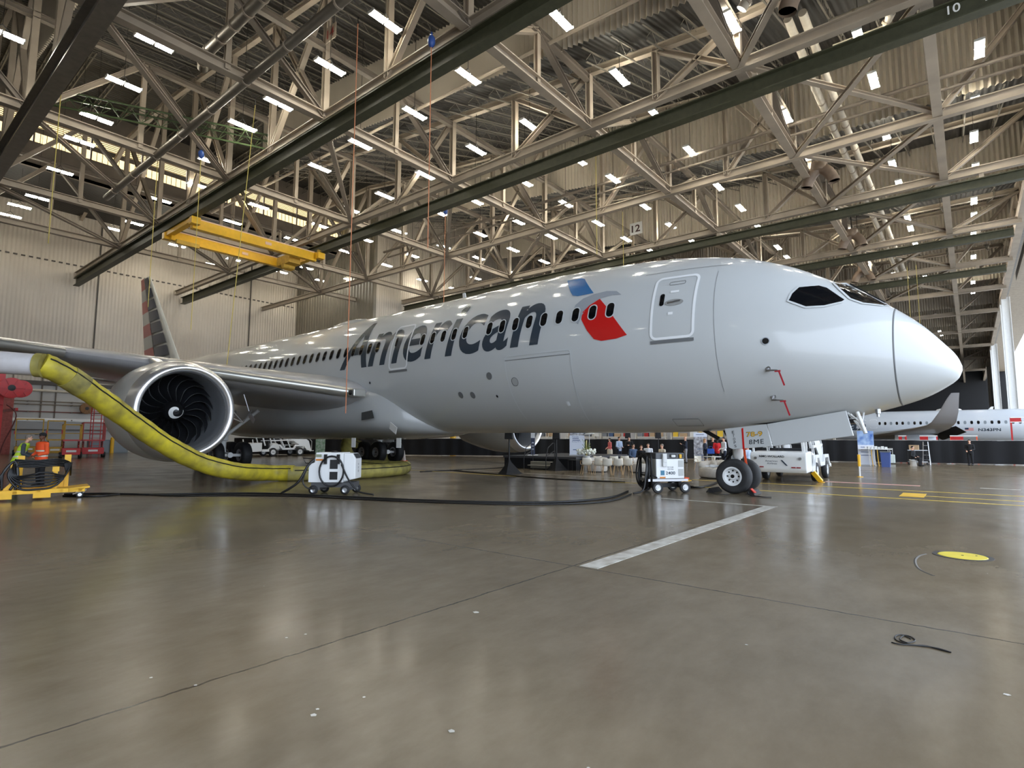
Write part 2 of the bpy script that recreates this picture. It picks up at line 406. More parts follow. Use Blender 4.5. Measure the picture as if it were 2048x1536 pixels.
# door line: header truss, posts, sunlit outer panel
struct(MB().bb(XD-.25, XD+.25, Y0, Y1, 18.2, 18.9).bb(XD-.2, XD+.2, Y0, Y1, 20.6, 21.2).build('trim_3', steel))
dm = MB()
for i in range(60):
    y = -40+i*3.9; dm.beam((XD, y, 18.6), (XD, y+1.95, 20.9), .2, .2).beam((XD, y+1.95, 20.9), (XD, y+3.9, 18.6), .2, .2)
struct(dm.build('trim_4', steel))
struct(MB().bb(XD+.9, XD+4.6, Y0, Y1, 20.6, 20.8).bb(XD+4.5, XD+4.7, Y0, 62, 18.2, 24).bb(XD+.8, XD+1.0, Y0, 62, 18.5, 19.4).build('trim_5', mat('weathered_door_track', rgb(150, 138, 122), .6, noise=.15)))
for i, (px, py) in enumerate([(0, 70), (0, 73.5), (0, 112), (0, 119), (0, 150)]):
    y = py; hh = 16.2
    struct(MB().hbeam((XD+.2, y, 0), (XD+.2, y, 18.4), .5, .8, .06, up=(1,0,0)).build('door_%d' % (i+1), white_p))
struct(MB().bb(XD+.3, XD+.5, 119, 150, 0, 18.4).build('door_6', mat('door_leaf_grey', rgb(120, 118, 114), .6)))
# ---------------------------------------------------------------- roof trusses
CX = [4-.3, -7.0, -14.7, -25.0, -36.0, -47.9, -56.5]     # cross trusses run along y at these x
CYS = [-31.5, -21.6, -12.1, -2.2, 7.1, 17.3, 26.3, 38.4, 50, 62, 76, 92, 110, 130, 155]
ZC = 18.1
def trn(x): return zb(x) if x > -45 else 24.5
ZN = {-31.5: 'far behind the camera side', -21.6: 'nearest the camera', -12.1: 'at the upper left corner', -2.2: 'over the near side of the fuselage', 7.1: 'over the far side of the fuselage',
      17.3: 'above the event drape', 26.3: 'first beyond the event drape', 38.4: 'second beyond the event drape'}
nodes = [XD, -.3, -7.0, -10.9, -14.7, -19.8, -25.0, -30.5, -36.0, -42, -47.9, -56.5, XW]
for ci, cy in enumerate(CYS):
    far = cy > 60
    lab = 'long beige roof truss parallel to the aircraft, ' + ZN.get(cy, nth(ci-6)+' one beyond the event drape')
    t = thing('long_roof_truss', lab, 'roof truss', (0, cy, 0))
    MB().hbeam((XD, 0, ZC), (XW if cy < 22 else -53, 0, ZC), .36, .5, .05).build('bottom_chord', steel, t)
    top = MB()
    for a, b in zip(nodes[:-1], nodes[1:]):
        if b < -53 and cy > 22: continue
        top.hbeam((a, 0, min(deck_z(a, cy), deck_z(a, cy+.1))-.55 if a > -45 else 28), (b, 0, min(deck_z(b, cy), deck_z(b, cy+.1))-.55 if b > -45 else (28 if b > -60 else 24)), .3, .36, .04)
    top.build('top_chord', steel, t)
    for i, x in enumerate(nodes[1:-1]):
        if cy > 22 and x < -53: continue
        zt = min(deck_z(x, cy), deck_z(x, cy+.1))-.55 if x > -45 else 28
        if zt-ZC < .8: continue
        MB().hbeam((x, 0, ZC), (x, 0, zt), .3, .3, .04, up=(1,0,0)).build('vertical', steel, t)
        if far and i % 2: continue
        x2 = nodes[i] if i % 2 == 0 else nodes[i+2]
        if x2 < -60 or (cy > 22 and x2 < -53): continue
        z2 = min(deck_z(x2, cy), deck_z(x2, cy+.1))-.6 if x2 > -45 else 28
        if i % 2 == 0: MB().hbeam((x, 0, ZC), (x2, 0, z2), .28, .26, .04).build('diagonal', steel, t)
        else: MB().hbeam((x, 0, ZC), (x2, 0, z2), .28, .26, .04).build('diagonal', steel, t)
XNAME = {-.3: 'right above the nose of the aircraft', -7.0: 'above the forward passenger door', -14.7: 'above the large lettering', -25.0: 'above the wing root',
         -36.0: 'above the left main gear', -47.9: 'above the rear fuselage', -56.5: 'above the tail fin, nearest the left wall'}
for x in (-.3, -7.0, -14.7, -25.0, -36.0, -47.9, -56.5):
    t = thing('cross_roof_truss', 'beige cross truss running away from the camera ' + XNAME[x], 'roof truss', (x, 0, 0))
    yend = Y1 if x > -53 else 22
    MB().hbeam((0, Y0, ZC+.05), (0, yend, ZC+.05), .42, .46, .05).build('bottom_chord', steel, t)
    zt = zb(x)-.25 if x > -45 else 23.8
    if zt-ZC > 1.2:
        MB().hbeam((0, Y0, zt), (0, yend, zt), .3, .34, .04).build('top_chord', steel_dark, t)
        for i in range(len(CYS)-1):
            a, b = CYS[i], CYS[i+1]
            if b > yend or a > 95: continue
            mid = (a+b)/2
            MB().hbeam((0, a, ZC), (0, mid, zt), .28, .26, .04).build('diagonal', steel, t)
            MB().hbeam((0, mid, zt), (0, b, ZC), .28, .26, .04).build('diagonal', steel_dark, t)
            MB().hbeam((0, mid, ZC), (0, mid, zt), .24, .24, .03, up=(1,0,0)).build('vertical', steel, t)
# flat cross bracing in the plane of the bottom chords
for j, (xa, xb) in enumerate(((-.3, -7.0), (-25.0, -36.0), (-36.0, -47.9), (-47.9, -56.5))):
    for i in range(2, 9):
        a, b = CYS[i], CYS[i+1]
        if xb < -53 and b > 22: continue
        mm = MB().hbeam((xa, a, ZC-.1), (xb, b, ZC-.1), .26, .2, .03)
        if j == 0: mm.hbeam((xb, a, ZC+.12), (xa, b, ZC+.12), .26, .2, .03)
        tag(mm.build('diagonal_brace', steel), ['cross-shaped flat brace', 'slanting flat brace', 'slanting flat brace', 'slanting flat brace'][j] + ' between ' +
            ['the nose and forward door trusses', 'the wing root and main gear trusses', 'the main gear and rear fuselage trusses', 'the rear fuselage and tail trusses'][j] +
            ', panel %s' % ['one nearest the camera', 'two', 'three', 'four', 'five', 'six', 'seven farthest'][i-2], 'brace')
# open-web joists under the deck, running away from the camera
def joist(L, dz):
    m = MB(); h = .55
    m.beam((0, 0, 0), (0, L, dz), .08, .05).beam((0, .4, -h), (0, L-.4, dz-h), .07, .05)
    n = int(L/1.1)
    for i in range(n):
        y = .4+(L-.8)*i/n; y2 = .4+(L-.8)*(i+.5)/n; y3 = .4+(L-.8)*(i+1)/n
        m.beam((0, y, -h+dz*y/L), (0, y2, dz*y2/L), .022, .022).beam((0, y2, dz*y2/L), (0, y3, -h+dz*y3/L), .022, .022)
    return m
jn = 0
protos = {}
for k in range(-2, 4):
    y0 = 4.5+FP*k
    for i in range(30):
        x = 2.5-i*1.62
        if x < -44.5 or (k > 1 and i % 2): continue
        key = 0 if k == -1 else 1
        if key not in protos:
            o = joist(FP-.6, 1.15 if k == -1 else RISE*.965).build('roof_joist', joist_m); protos[key] = o
        else: o = protos[key].copy(); COL.objects.link(o)
        o.location = (x, y0+.3, deck_z(x, y0+.01)-.06)
        tag(o, '%s joist from the door side in the %s roof bay %s' % (nth(i).capitalize(), nth(k+2), 'counting away from the camera'), 'joist', 'open-web joists under the roof deck')
jp = None
for i in range(28):
    y = -38+i*2.1
    if jp is None:
        m = MB().beam((-60, 0, 31.1), (-45, 0, 31.1), .09, .07).beam((-60, 0, 30.5), (-45, 0, 30.5), .09, .07)
        for q in range(14): m.beam((-60+q*1.07, 0, 30.5), (-59.46+q*1.07, 0, 31.1), .03, .03).beam((-59.46+q*1.07, 0, 31.1), (-58.93+q*1.07, 0, 30.5), .03, .03)
        jp = o = m.build('roof_joist', joist_m)
    else: o = jp.copy(); COL.objects.link(o)
    o.location = (0, y, 0)
    tag(o, '%s joist from the left end of the raised roof beside the lit clerestory' % nth(i).capitalize(), 'joist', 'joists of the raised roof by the clerestory')
# crane rails and runway beams
def rail(y, z, x0, x1, label, w=.42, h=.62, m=rail_green):
    t = thing('crane_rail', label, 'crane rail', (0, y, 0))
    MB().hbeam((x0, 0, z), (x1, 0, z), w, h, .06).build('beam', m, t)
    q = MB()
    n = int((x0-x1)/8)
    for i in range(n+1):
        x = x0-2-i*8
        if x > x1: q.bb(x-.12, x+.12, -.1, .1, z+h/2, ZC-.25)
    q.build('hanger', steel, t)
    return t
r1 = rail(-2.25, 17.25, XD-.5, XW+.3, 'dark olive crane rail with a red pipe, crossing the upper left of the roof', .5, .8)
MB().tube([(XD-1, .55, 17.95), (XW+1, .55, 17.95)], .09, 8).build('red_pipe', red_pipe_m, r1)
r2 = rail(7.75, 17.25, XD-.5, XW+.3, 'dark olive crane rail marked 10, crossing above the middle of the fuselage', .5, .75)
mtx = Matrix(((1, 0, 0, .25), (0, 0, -1, 7.75-.27), (0, 1, 0, 17.05), (0, 0, 0, 1)))
flat_text('stencilled_number', '10', white_p, Matrix(((1, 0, 0, .3), (0, 0, -1, -.27), (0, 1, 0, 17.1), (0, 0, 0, 1))), h=.34, parent=r2, bold=.01)
flat_text('stencilled_capacity', 'TON', white_p, Matrix(((1, 0, 0, 1.25), (0, 0, -1, -.27), (0, 1, 0, 17.1), (0, 0, 0, 1))), h=.34, parent=r2, bold=.01)
rail(26.3, 17.25, XD-.5, -52.6, 'olive crane rail beyond the event drape, third from the camera', .45, .6)
rail(38.4, 17.25, XD-.5, -52.6, 'olive crane rail far beyond the event drape', .45, .6)
rail(50.0, 17.25, XD-.5, -52.6, 'farthest olive crane rail toward the dark end of the hangar', .45, .6)
rail(-12.2, 17.2, XD-.5, XW+.3, 'thick grey crane rail with collars at the upper left corner', .6, 1.1, duct_m)
# yellow travelling crane between the two olive rails
t = thing('bridge_crane', 'yellow travelling bridge crane with two long girders under the roof at upper left', 'crane', (-43.3, 0, 0))
for dx in (1.9, -1.9):
    g = MB().bb(dx-.22, dx+.22, -2.2, 7.4, 16.15, 16.9).build('girder', yellow_p, t, bevel=.02)
    MB().bb(dx+.23, dx+.24, -1.9, 7.2, 16.82, 16.9).bb(dx+.23, dx+.25, 3.0, 3.5, 16.4, 16.62).build('rail_strip', mat('pale_label', rgb(230, 190, 160), .5), g)
for y in (-2.2, 7.5):
    MB().bb(-2.5, 2.5, y-.2, y+.2, 16.5, 16.85).bb(-2.7, -2.2, y-.3, y+.3, 16.3, 16.8).bb(2.2, 2.7, y-.3, y+.3, 16.3, 16.8).build('end_truck', yellow_p, t, bevel=.02)
    for dx in (-2.3, -1.6, 1.6, 2.3): MB().lathe([(.16, -.12), (.16, .12)], 14, AX('y', (dx, y, 16.95))).build('truck_wheel', yellow_dk, t)
MB().bb(-1.0, 1.0, 5.6, 6.6, 15.9, 16.6).lathe([(.2, -.5), (.2, .5)], 14, AX('y', (0, 6.1, 15.8))).build('hoist', yellow_dk, t)
MB().bb(-1.4, -1.2, -2, -.4, 15.85, 16.15).build('control_box', yellow_dk, t)
# second small yellow spreader under it
# green lattice boom
t = thing('lattice_boom', 'dark green lattice boom hanging under the roof at upper left', 'boom')
a = Vector((-37.1, -11.3, 19.6)); b = Vector((-31.8, -1.0, 19.4)); side = Vector((.35, -.18, 0))
lm = MB()
ch = [(side, .35), (-side, .35), (Vector((0, 0, 0)), -.35)]
for o_, dz in ch: lm.tube([a+o_+Vector((0, 0, dz)), b+o_+Vector((0, 0, dz))], .055, 6)
n = 12
for i in range(n):
    p = a.lerp(b, i/n); q = a.lerp(b, (i+1)/n); mdl = a.lerp(b, (i+.5)/n)
    for o_ in (side, -side):
        lm.tube([p+o_+Vector((0,0,.35)), mdl+Vector((0,0,-.35)), q+o_+Vector((0,0,.35))], .025, 4)
    lm.tube([p+side+Vector((0,0,.35)), q-side+Vector((0,0,.35))], .025, 4)
lm.build('lattice', mat('lattice_green', rgb(62, 78, 46), .5), t)
MB().beam(a+Vector((0,0,.4)), (a.x, a.y, 21.5), .1, .1).beam(b+Vector((0,0,.4)), (b.x, b.y, 21.5), .1, .1).build('hanger', steel_dark, t)
# pipes and ducts
def pipe(name, pts, r, m, label, cat='pipe', n=10, clamps=0):
    t = thing(name, label, cat)
    MB().tube(pts, r, n).build('run', m, t, smooth=True, angle=40)
    if clamps:
        for i in range(1, len(pts)):
            p0, p1 = Vector(pts[i-1]), Vector(pts[i]); L = (p1-p0).length; k = max(1, int(L/clamps))
            for j in range(k):
                c = p0.lerp(p1, (j+.5)/k); d = (p1-p0).normalized()
                MB().tube([c-d*.05, c+d*.05], r*1.12, n).build('clamp', steel, t)
    return t
pipe('round_duct', [(-1, -6.3, 18.0), (-45.2, -6.3, 18.0)], .2, duct_m, 'long dark round duct slanting across the upper left, ending in mid-air', 'duct', 12, 3.5)
pipe('round_duct', [(-3, -7.6, 19.2), (-26.5, -7.6, 19.2), (-27.3, -7.3, 19.1)], .24, duct_m, 'short flexible grey duct beside the long one at upper left', 'duct', 12, 1.2)
pipe('sprinkler_pipe', [(3, 3.3, 20.0), (-52, 3.3, 21.8)], .09, steel, 'thin beige sprinkler pipe along the nearest ribbed band', n=8, clamps=4)
pipe('conduit_bundle', [(3, 16.4, 19.5), (-44, 16.4, 19.9)], .11, steel_dark, 'dark conduit along the second ribbed band', n=8, clamps=6)
pipe('conduit_bundle', [(3, 16.9, 19.1), (-44, 16.9, 19.5)], .08, steel_dark, 'thinner dark conduit just under the first one', n=8, clamps=6)
pipe('conduit_bundle', [(3, 30.5, 18.6), (-44, 30.5, 18.6)], .12, steel_dark, 'dark conduit crossing far beyond the drape', n=8, clamps=6)
for dx, w in ((0, 'left'), (.62, 'right')):
    pipe('insulated_pipe', [(-5.4+dx, 9.4, 21.0), (-5.4+dx, 12.3, 20.9), (-5.2+dx, 14, 19.9), (-5.0+dx, 33, 19.4), (-5.0+dx, 60, 19.4)], .19, pipe_white, 'fat white insulated pipe, %s one of a pair above the cockpit' % w, n=12, clamps=3)
pipe('insulated_pipe', [(3.4, 5.4, 19.9), (-5.9, 5.4, 19.9), (-6.3, 5.4, 19.4)], .22, pipe_white, 'fat white pipe lying along a truss at the top right', n=12, clamps=3)
pipe('insulated_pipe', [(-3.9, 10.4, 20.6), (-1.9, 10.4, 20.6), (-1.6, 10.9, 20.2), (-1.9, 11.3, 19.9), (-3.9, 11.3, 19.9)], .2, pipe_white, 'white pipe bent into a loop at the top right', n=12, clamps=3)
def heater(p, label):
    t = thing('unit_heater', label, 'heater', p); t.scale = (.8, .8, .8)
    b1 = mat('heater_tan', rgb(122, 104, 88), .5, noise=.1)
    MB().lathe([(.1, 1.0), (.55, .95), (.62, .4), (.5, .2)], 18).build('fan_housing', b1, t, smooth=True, angle=40)
    for sx in (-1, 1):
        pts = [(sx*.15, 0, .4), (sx*.5, 0, .1), (sx*.85, 0, -.5), (sx*.95, 0, -.9)]
        MB().tube(spline(pts, 5), [.42]*16, 14, cap=False).build('outlet_spout', b1, t, smooth=True)
        MB().lathe([(.05, 0), (.4, 0)], 14, Matrix.Translation((sx*.92, 0, -.75))).build('outlet_louvre', dark_metal, t)
    MB().tube([(0, 0, 1), (0, 0, 2.4)], .05, 6).tube([(.5, 0, .9), (.5, 0, 2.4)], .03, 6).tube([(-.5, 0, .9), (-.5, 0, 2.4)], .03, 6).build('hanger_rod', dark_metal, t)
heater((-6.3, 20.7, 18.1), 'tan two-spouted unit heater hanging above the cockpit')
heater((-6.6, 35.2, 18.1), 'smaller-looking tan unit heater farther down the hangar above the nose')
heater((-3.6, 4.3, 18.3), 'tan unit heater at the top edge near the loop of white pipe')
heater((-7.4, 47.5, 18.1), 'distant tan unit heater just over the cockpit roof')
# bay number signs
def sign(txt, p, label, plate=white_p, ink=red_m, s=1.0, ang=0):
    t = thing('bay_sign', label, 'sign', p, ang)
    MB().bb(-.55*s, .55*s, -.02, .02, -.5*s, .5*s).build('plate', plate, t)
    MB().bb(-.3, -.26, .02, .06, -.4, max(.6, 26-p[2]-3.2)).bb(.26, .3, .02, .06, -.4, max(.6, 26-p[2]-3.2)).build('strap', steel_dark, t)
    flat_text('number', txt, ink, Matrix(((1, 0, 0, -.38*s), (0, 0, -1, -.03), (0, 1, 0, -.3*s), (0, 0, 0, 1))), w=.76*s, h=.6*s, parent=t, bold=.02)
sign('12', un(1272, 457, 'y', 26.0), 'square white bay sign reading 12 in dark figures', white_p, mat('sign_ink_dark', rgb(70, 40, 40), .5), 1.05)
sign('13', un(1085, 340, 'y', 16.8), 'pale bay sign reading 13 half hidden behind a rail', mat('sign_faded', rgb(190, 180, 165), .5), MATS['sign_ink_dark'], 1.0)
sign('14', un(662, 66, 'y', -2.7), 'bay sign reading 14 in red on beige steel at the top left', steel, mat('sign_red', rgb(140, 50, 45), .5), .8)
# ---------------------------------------------------------------- fluorescent fixtures
LIGHTS = [(309,85),(248,167),(193,236),(159,282),(120,342),(75,395),(39,412),(20,431),(4,65),(660,133),(557,207),(485,251),(422,323),(398,371),(321,400),(267,446),(226,458),(354,491),
(465,444),(517,412),(639,451),(584,478),(467,519),(311,508),(639,335),(771,43),(936,152),(1120,38),(829,226),(720,288),(1239,154),(1059,250),(952,299),(850,350),(769,391),(700,419),
(1157,320),(1049,364),(950,402),(798,463),(1314,232),(1226,357),(877,425),(1131,407),(1105,420),(1035,443),(960,468),(1289,412),(1196,446),(1102,473),(887,493),(1026,499),(1162,502),(1252,478),
(1299,500),(1341,451),(957,516),(1088,523),(730,479),(692,503),(824,511),(1463,43),(1718,78),(1523,155),(1531,171),(1959,97),(1959,116),(1747,160),(1572,232),(1950,205),(1771,267),(1948,273),
(1380,302),(1614,310),(1785,329),(1951,335),(1436,372),(1798,367),(1481,415),(1667,415),(1948,401),(1948,430),(1511,448),(1815,436),(1697,467),(1384,482),(1555,494),(1947,468),(1831,489),(1574,514),
(1725,511),(1947,513),(1821,456),(424,529),(613,536),(642,561),(699,559),(592,571),(562,544),(772,530),(844,560),(907,577),(951,556),(1022,544),(1213,529),(1137,545),(1735,532),(1598,534),(1850,554),
(1946,564),(1946,584),(1788,548),(1871,630),(1879,662),(1883,670),(1779,604),(1958,100)]
proto = None
def light_proto():
    t = thing('fluorescent_fixture', '', 'light')
    MB().bb(-.08, .08, -.78, .78, 0, .07).bb(-.2, .2, -.79, -.75, -.05, .05).bb(-.2, .2, .75, .79, -.05, .05).bb(-.2, .2, -.02, .02, -.05, .05).build('housing', white_p, t)
    m = MB()
    for s in (-.14, .14):
        for a, b in ((-.75, -.08), (.08, .75)): m.tube([(s, a, -.02), (s, b, -.02)], .04, 6)
    m.build('tubes', tube_m, t)
    MB().beam((0, -.3, .07), (0, 0, .4), .03, .03).beam((0, .3, .07), (0, 0, .4), .03, .03).beam((0, 0, .4), (0, 0, 1), .02, .02).build('hanger', dark_metal, t)
    return t
lp = light_proto()
first = True
pts = []
for px, py in LIGHTS:
    z = 19.6
    p = un(px, py, 'z', z)
    if p.x < -45: z = 21.0; p = un(px, py, 'z', z)
    if p.x < -68: p = un(px, py, 'x', -67.5)
    if p.y > 150 or any((p-q).length < 1.9 for q in pts): continue
    pts.append(p)
# the rows continue behind the photographer
for x in (-3, -11, -19, -30, -41, -52):
    for y in (-38,): pts.append(Vector((x, y, 19.6)))
ZN2 = [(-.3, 'outside the nose truss'), (-7.0, 'between the nose and forward door trusses'), (-14.7, 'between the forward door and lettering trusses'), (-25, 'between the lettering and wing root trusses'),
       (-36, 'between the wing root and main gear trusses'), (-47.9, 'between the main gear and rear fuselage trusses'), (-99, 'near the left wall past the rear fuselage truss')]
pts.sort(key=lambda p: p.y); cnt = {}
for p in pts:
    zone = next(nm for xl, nm in ZN2 if p.x > xl); cnt[zone] = cnt.get(zone, -1)+1
    o = lp if first else dup(lp); first = False
    o.location = p
    rod = [c for c in kids(o) if c.name.startswith('hanger')][0]
    top = deck_z(p.x, p.y) if p.x > -45 else (29 if p.y > 78 else 31.2 if p.x > -60 else 24.3)
    mm = MB().beam((0, -.3, .07), (0, 0, .4), .03, .03).beam((0, .3, .07), (0, 0, .4), .03, .03).beam((0, 0, .4), (0, 0, top-p.z+.1), .02, .02)
    me = bpy.data.meshes.new('hanger'); me.from_pydata(mm.v, [], mm.f); me.materials.append(dark_metal); rod.data = me
    tag(o, '%s glowing twin-tube fixture from the camera, %s' % (nth(cnt[zone]).capitalize(), zone), 'light', 'fluorescent fixtures hung under the roof')
# ---------------------------------------------------------------- the wide-body airliner
PD = math.radians(-1.2)
AIR = thing('airliner', 'large pale grey wide-body airliner with dark blue-grey American lettering filling the hangar', 'airplane', (0, 0, 0), PD)
SA = [0, .08, .3, .8, 1.6, 2.6, 3.8, 5.2, 7, 9, 11.5, 14, 40, 44, 48, 52, 56, 59, 61.2]
ST = [3.38, 3.62, 3.95, 4.56, 5.25, 5.93, 6.62, 7.13, 7.46, 7.62, 7.71, 7.72, 7.72, 7.72, 7.70, 7.62, 7.4, 7.1, 6.75]
SB = [3.3, 3.10, 2.91, 2.63, 2.37, 2.13, 1.98, 1.88, 1.82, 1.79, 1.80, 1.81, 1.81, 2.05, 2.65, 3.5, 4.5, 5.35, 6.0]
SW = [.03, .28, .6, .99, 1.41, 1.78, 2.1, 2.37, 2.59, 2.76, 2.87, 2.88, 2.88, 2.85, 2.6, 2.15, 1.5, .95, .35]
def interp(a, X, Y):
    # monotone cubic
    n = len(X)
    if a <= X[0]: return Y[0]
    if a >= X[-1]: return Y[-1]
    i = max(k for k in range(n) if X[k] <= a); i = min(i, n-2)
    def sl(k): return (Y[k+1]-Y[k])/(X[k+1]-X[k])
    def m(k):
        if k == 0: return sl(0)
        if k == n-1: return sl(n-2)
        a_, b_ = sl(k-1), sl(k)
        return 0 if a_*b_ <= 0 else 2*a_*b_/(a_+b_)
    h = X[i+1]-X[i]; t = (a-X[i])/h; m0, m1 = m(i)*h, m(i+1)*h
    return (2*t**3-3*t*t+1)*Y[i]+(t**3-2*t*t+t)*m0+(-2*t**3+3*t*t)*Y[i+1]+(t**3-t*t)*m1
_sc = {}
def sec(a):
    k = round(a, 3)
    if k not in _sc:
        t, b, w = interp(a, SA, ST), interp(a, SA, SB), interp(a, SA, SW); _sc[k] = (t, b, w, b+(t-b)*.47)
    return _sc[k]
def skin(a, z, off=0, side=-1):
    t, b, w, zm = sec(a); rz = (t-zm) if z > zm else (zm-b)
    q = max(-.9995, min(.9995, (z-zm)/rz)); s = w*math.sqrt(1-q*q)
    n = Vector((s/(w*w), (z-zm)/(rz*rz))); n.normalize()
    return Vector((-a, side*(s+n.x*off), z+n.y*off))
def ring(a, n=72):
    t, b, w, zm = sec(a); out = []
    for k in range(n):
        th = 2*PI*k/n; c, s = math.cos(th), math.sin(th)
        out.append((-a, w*c, zm+((t-zm) if s > 0 else (zm-b))*s))
    out.append(out[0]); return out
RAD = 1.25
sa = [RAD+.0]+[RAD+.15*i for i in range(1, 50)]+[8.8+.6*i for i in range(0, 52)]+[40+.7*i for i in range(0, 31)]
f = MB().grid([ring(a) for a in sa]); f.add(ring(61.2)[:-1], [list(range(72))])
fus_o = f.build('fuselage', ac_paint, AIR, smooth=True)
ra = [.002, .02, .05, .08, .13, .2, .3, .4, .5, .62, .74, .86, .98, 1.1, RAD-.02]
MB().grid([ring(a) for a in ra]).build('radome', ac_paint, AIR, smooth=True)
def offring(a, off, n=72):
    t, b, w, zm = sec(a)
    return [(-a, y*(1+off/w), zm+(z-zm)*(1+off/w)) for _, y, z in ring(a, n)]
MB().grid([offring(RAD-.03, -.01), offring(RAD-.02, .004), offring(RAD+.01, .004), offring(RAD+.02, -.01)]).build('radome_seam', seam_m, AIR, smooth=True)
def drape_bm(bm, off, step=.18):
    xs = [v.co.x for v in bm.verts]; zs = [v.co.z for v in bm.verts]
    for ax, lo, hi in ((0, min(xs), max(xs)), (2, min(zs), max(zs))):
        k = math.floor(lo/step)+1
        while k*step < hi:
            no = [0,0,0]; no[ax] = 1; co = [0,0,0]; co[ax] = k*step
            bmesh.ops.bisect_plane(bm, geom=bm.verts[:]+bm.edges[:]+bm.faces[:], plane_co=co, plane_no=no); k += 1
    for v in bm.verts: v.co = skin(-v.co.x, v.co.z, off)
def drape_poly(name, poly, m, off=.012, parent=None, step=.18):
    bm = bmesh.new(); vs = [bm.verts.new((-a, 0, z)) for a, z in poly]
    bm.faces.new(vs); bmesh.ops.triangulate(bm, faces=bm.faces)
    drape_bm(bm, off, step)
    for fc in bm.faces:
        if fc.normal.y > 0: fc.normal_flip()
    bm.normal_update()
    me = bpy.data.meshes.new(name); bm.to_mesh(me); bm.free()
    return link(name, me, m, parent or AIR, smooth=True)
def drape_band(name, poly, wid, m, off=.014, parent=None, closed=True, th=None):
    # strip following an outline on the skin
    P = [Vector((a, z)) for a, z in poly]; N = len(P); inn, out, o2 = [], [], []
    Q = []
    for i in range(N):
        q = P[(i+1) % N] if closed or i < N-1 else None
        Q.append(P[i])
        if q is not None:
            L = (q-P[i]).length; k = int(L/.15)
            for j in range(1, k+1): Q.append(P[i].lerp(q, j/(k+1)))
    N = len(Q)
    for i in range(N):
        a = Q[i-1] if closed or i > 0 else Q[i]; b = Q[(i+1) % N] if closed or i < N-1 else Q[i]
        d = (b-a); d.normalize(); nn = Vector((-d.y, d.x))*wid/2
        inn.append(skin(Q[i].x-nn.x, Q[i].y-nn.y, off)); out.append(skin(Q[i].x+nn.x, Q[i].y+nn.y, off))
    if closed: inn.append(inn[0]); out.append(out[0])
    return MB().grid([inn, out]).build(name, m, parent or AIR, smooth=True)
def rrect(a0, a1, z0, z1, r, n=5, sh=0, shz=0):
    pts = []
    for ca, cz, s in ((a1-r, z1-r, 0), (a0+r, z1-r, 1), (a0+r, z0+r, 2), (a1-r, z0+r, 3)):
        for k in range(n+1):
            t = PI/2*(s+k/n); pts.append((ca+r*math.cos(t), cz+r*math.sin(t)))
    return pts
def drape_text(name, txt, m, a_left, a_right, z0, z1, off=.011, step=.12, **kw):
    me = text_mesh(txt, **kw)
    xs = [v.co.x for v in me.vertices]; ys = [v.co.y for v in me.vertices]
    x0, x1, y0, y1 = min(xs), max(xs), min(ys), max(ys)
    for v in me.vertices:
        u = (v.co.x-x0)/(x1-x0); w = (v.co.y-y0)/(y1-y0)
        v.co = (-(a_left+(a_right-a_left)*u), 0, z0+(z1-z0)*w)
    bm = bmesh.new(); bm.from_mesh(me); bmesh.ops.remove_doubles(bm, verts=bm.verts, dist=.0005); drape_bm(bm, off, step); bm.normal_update(); bm.to_mesh(me); bm.free()
    return link(name, me, m, AIR, smooth=True)
# lettering and symbol
# wordmark: strokes hold a slightly calligraphic, forward leaning look
drape_text('wordmark_lettering', 'American', letter_m, 22.5, 10.72, 4.68, 6.92, bold=.016, shear=.16, space=1.03)
drape_poly('symbol_blue_part', [(10.42, 7.03), (9.82, 7.0), (9.68, 6.94), (9.02, 6.25), (9.6, 6.23), (9.8, 6.28), (9.93, 6.42)], blue_m)
drape_poly('symbol_silver_part', [(9.62, 5.55), (9.58, 5.9), (9.35, 6.1), (9.0, 6.2), (8.55, 6.24), (8.2, 6.18), (8.0, 6.02), (8.3, 6.06), (8.75, 6.0), (9.05, 5.82), (9.25, 5.5), (9.35, 5.2)], symgrey_m)
drape_poly('symbol_red_part', [(8.72, 5.99), (8.4, 5.65), (7.66, 4.68), (8.0, 4.6), (8.5, 4.58), (8.75, 4.66), (9.0, 4.95), (9.25, 5.35), (9.25, 5.6), (9.05, 5.8)], red_m)
# cabin windows
win_a = [8.27+.61*i for i in range(9)]+[8.27+.61*i for i in range(10, 15)]+[19.8+.61*i for i in range(29)]
for a in win_a:
    w_ = rrect(a-.14, a+.14, 5.30, 5.79, .135)
    dr = drape_poly('cabin_window', w_, glass_dk, .019)
    drape_band('window_rim', w_, .035, seam_m if a > 19 else mat('window_rim_light', rgb(200, 204, 206), .3), .02, dr)
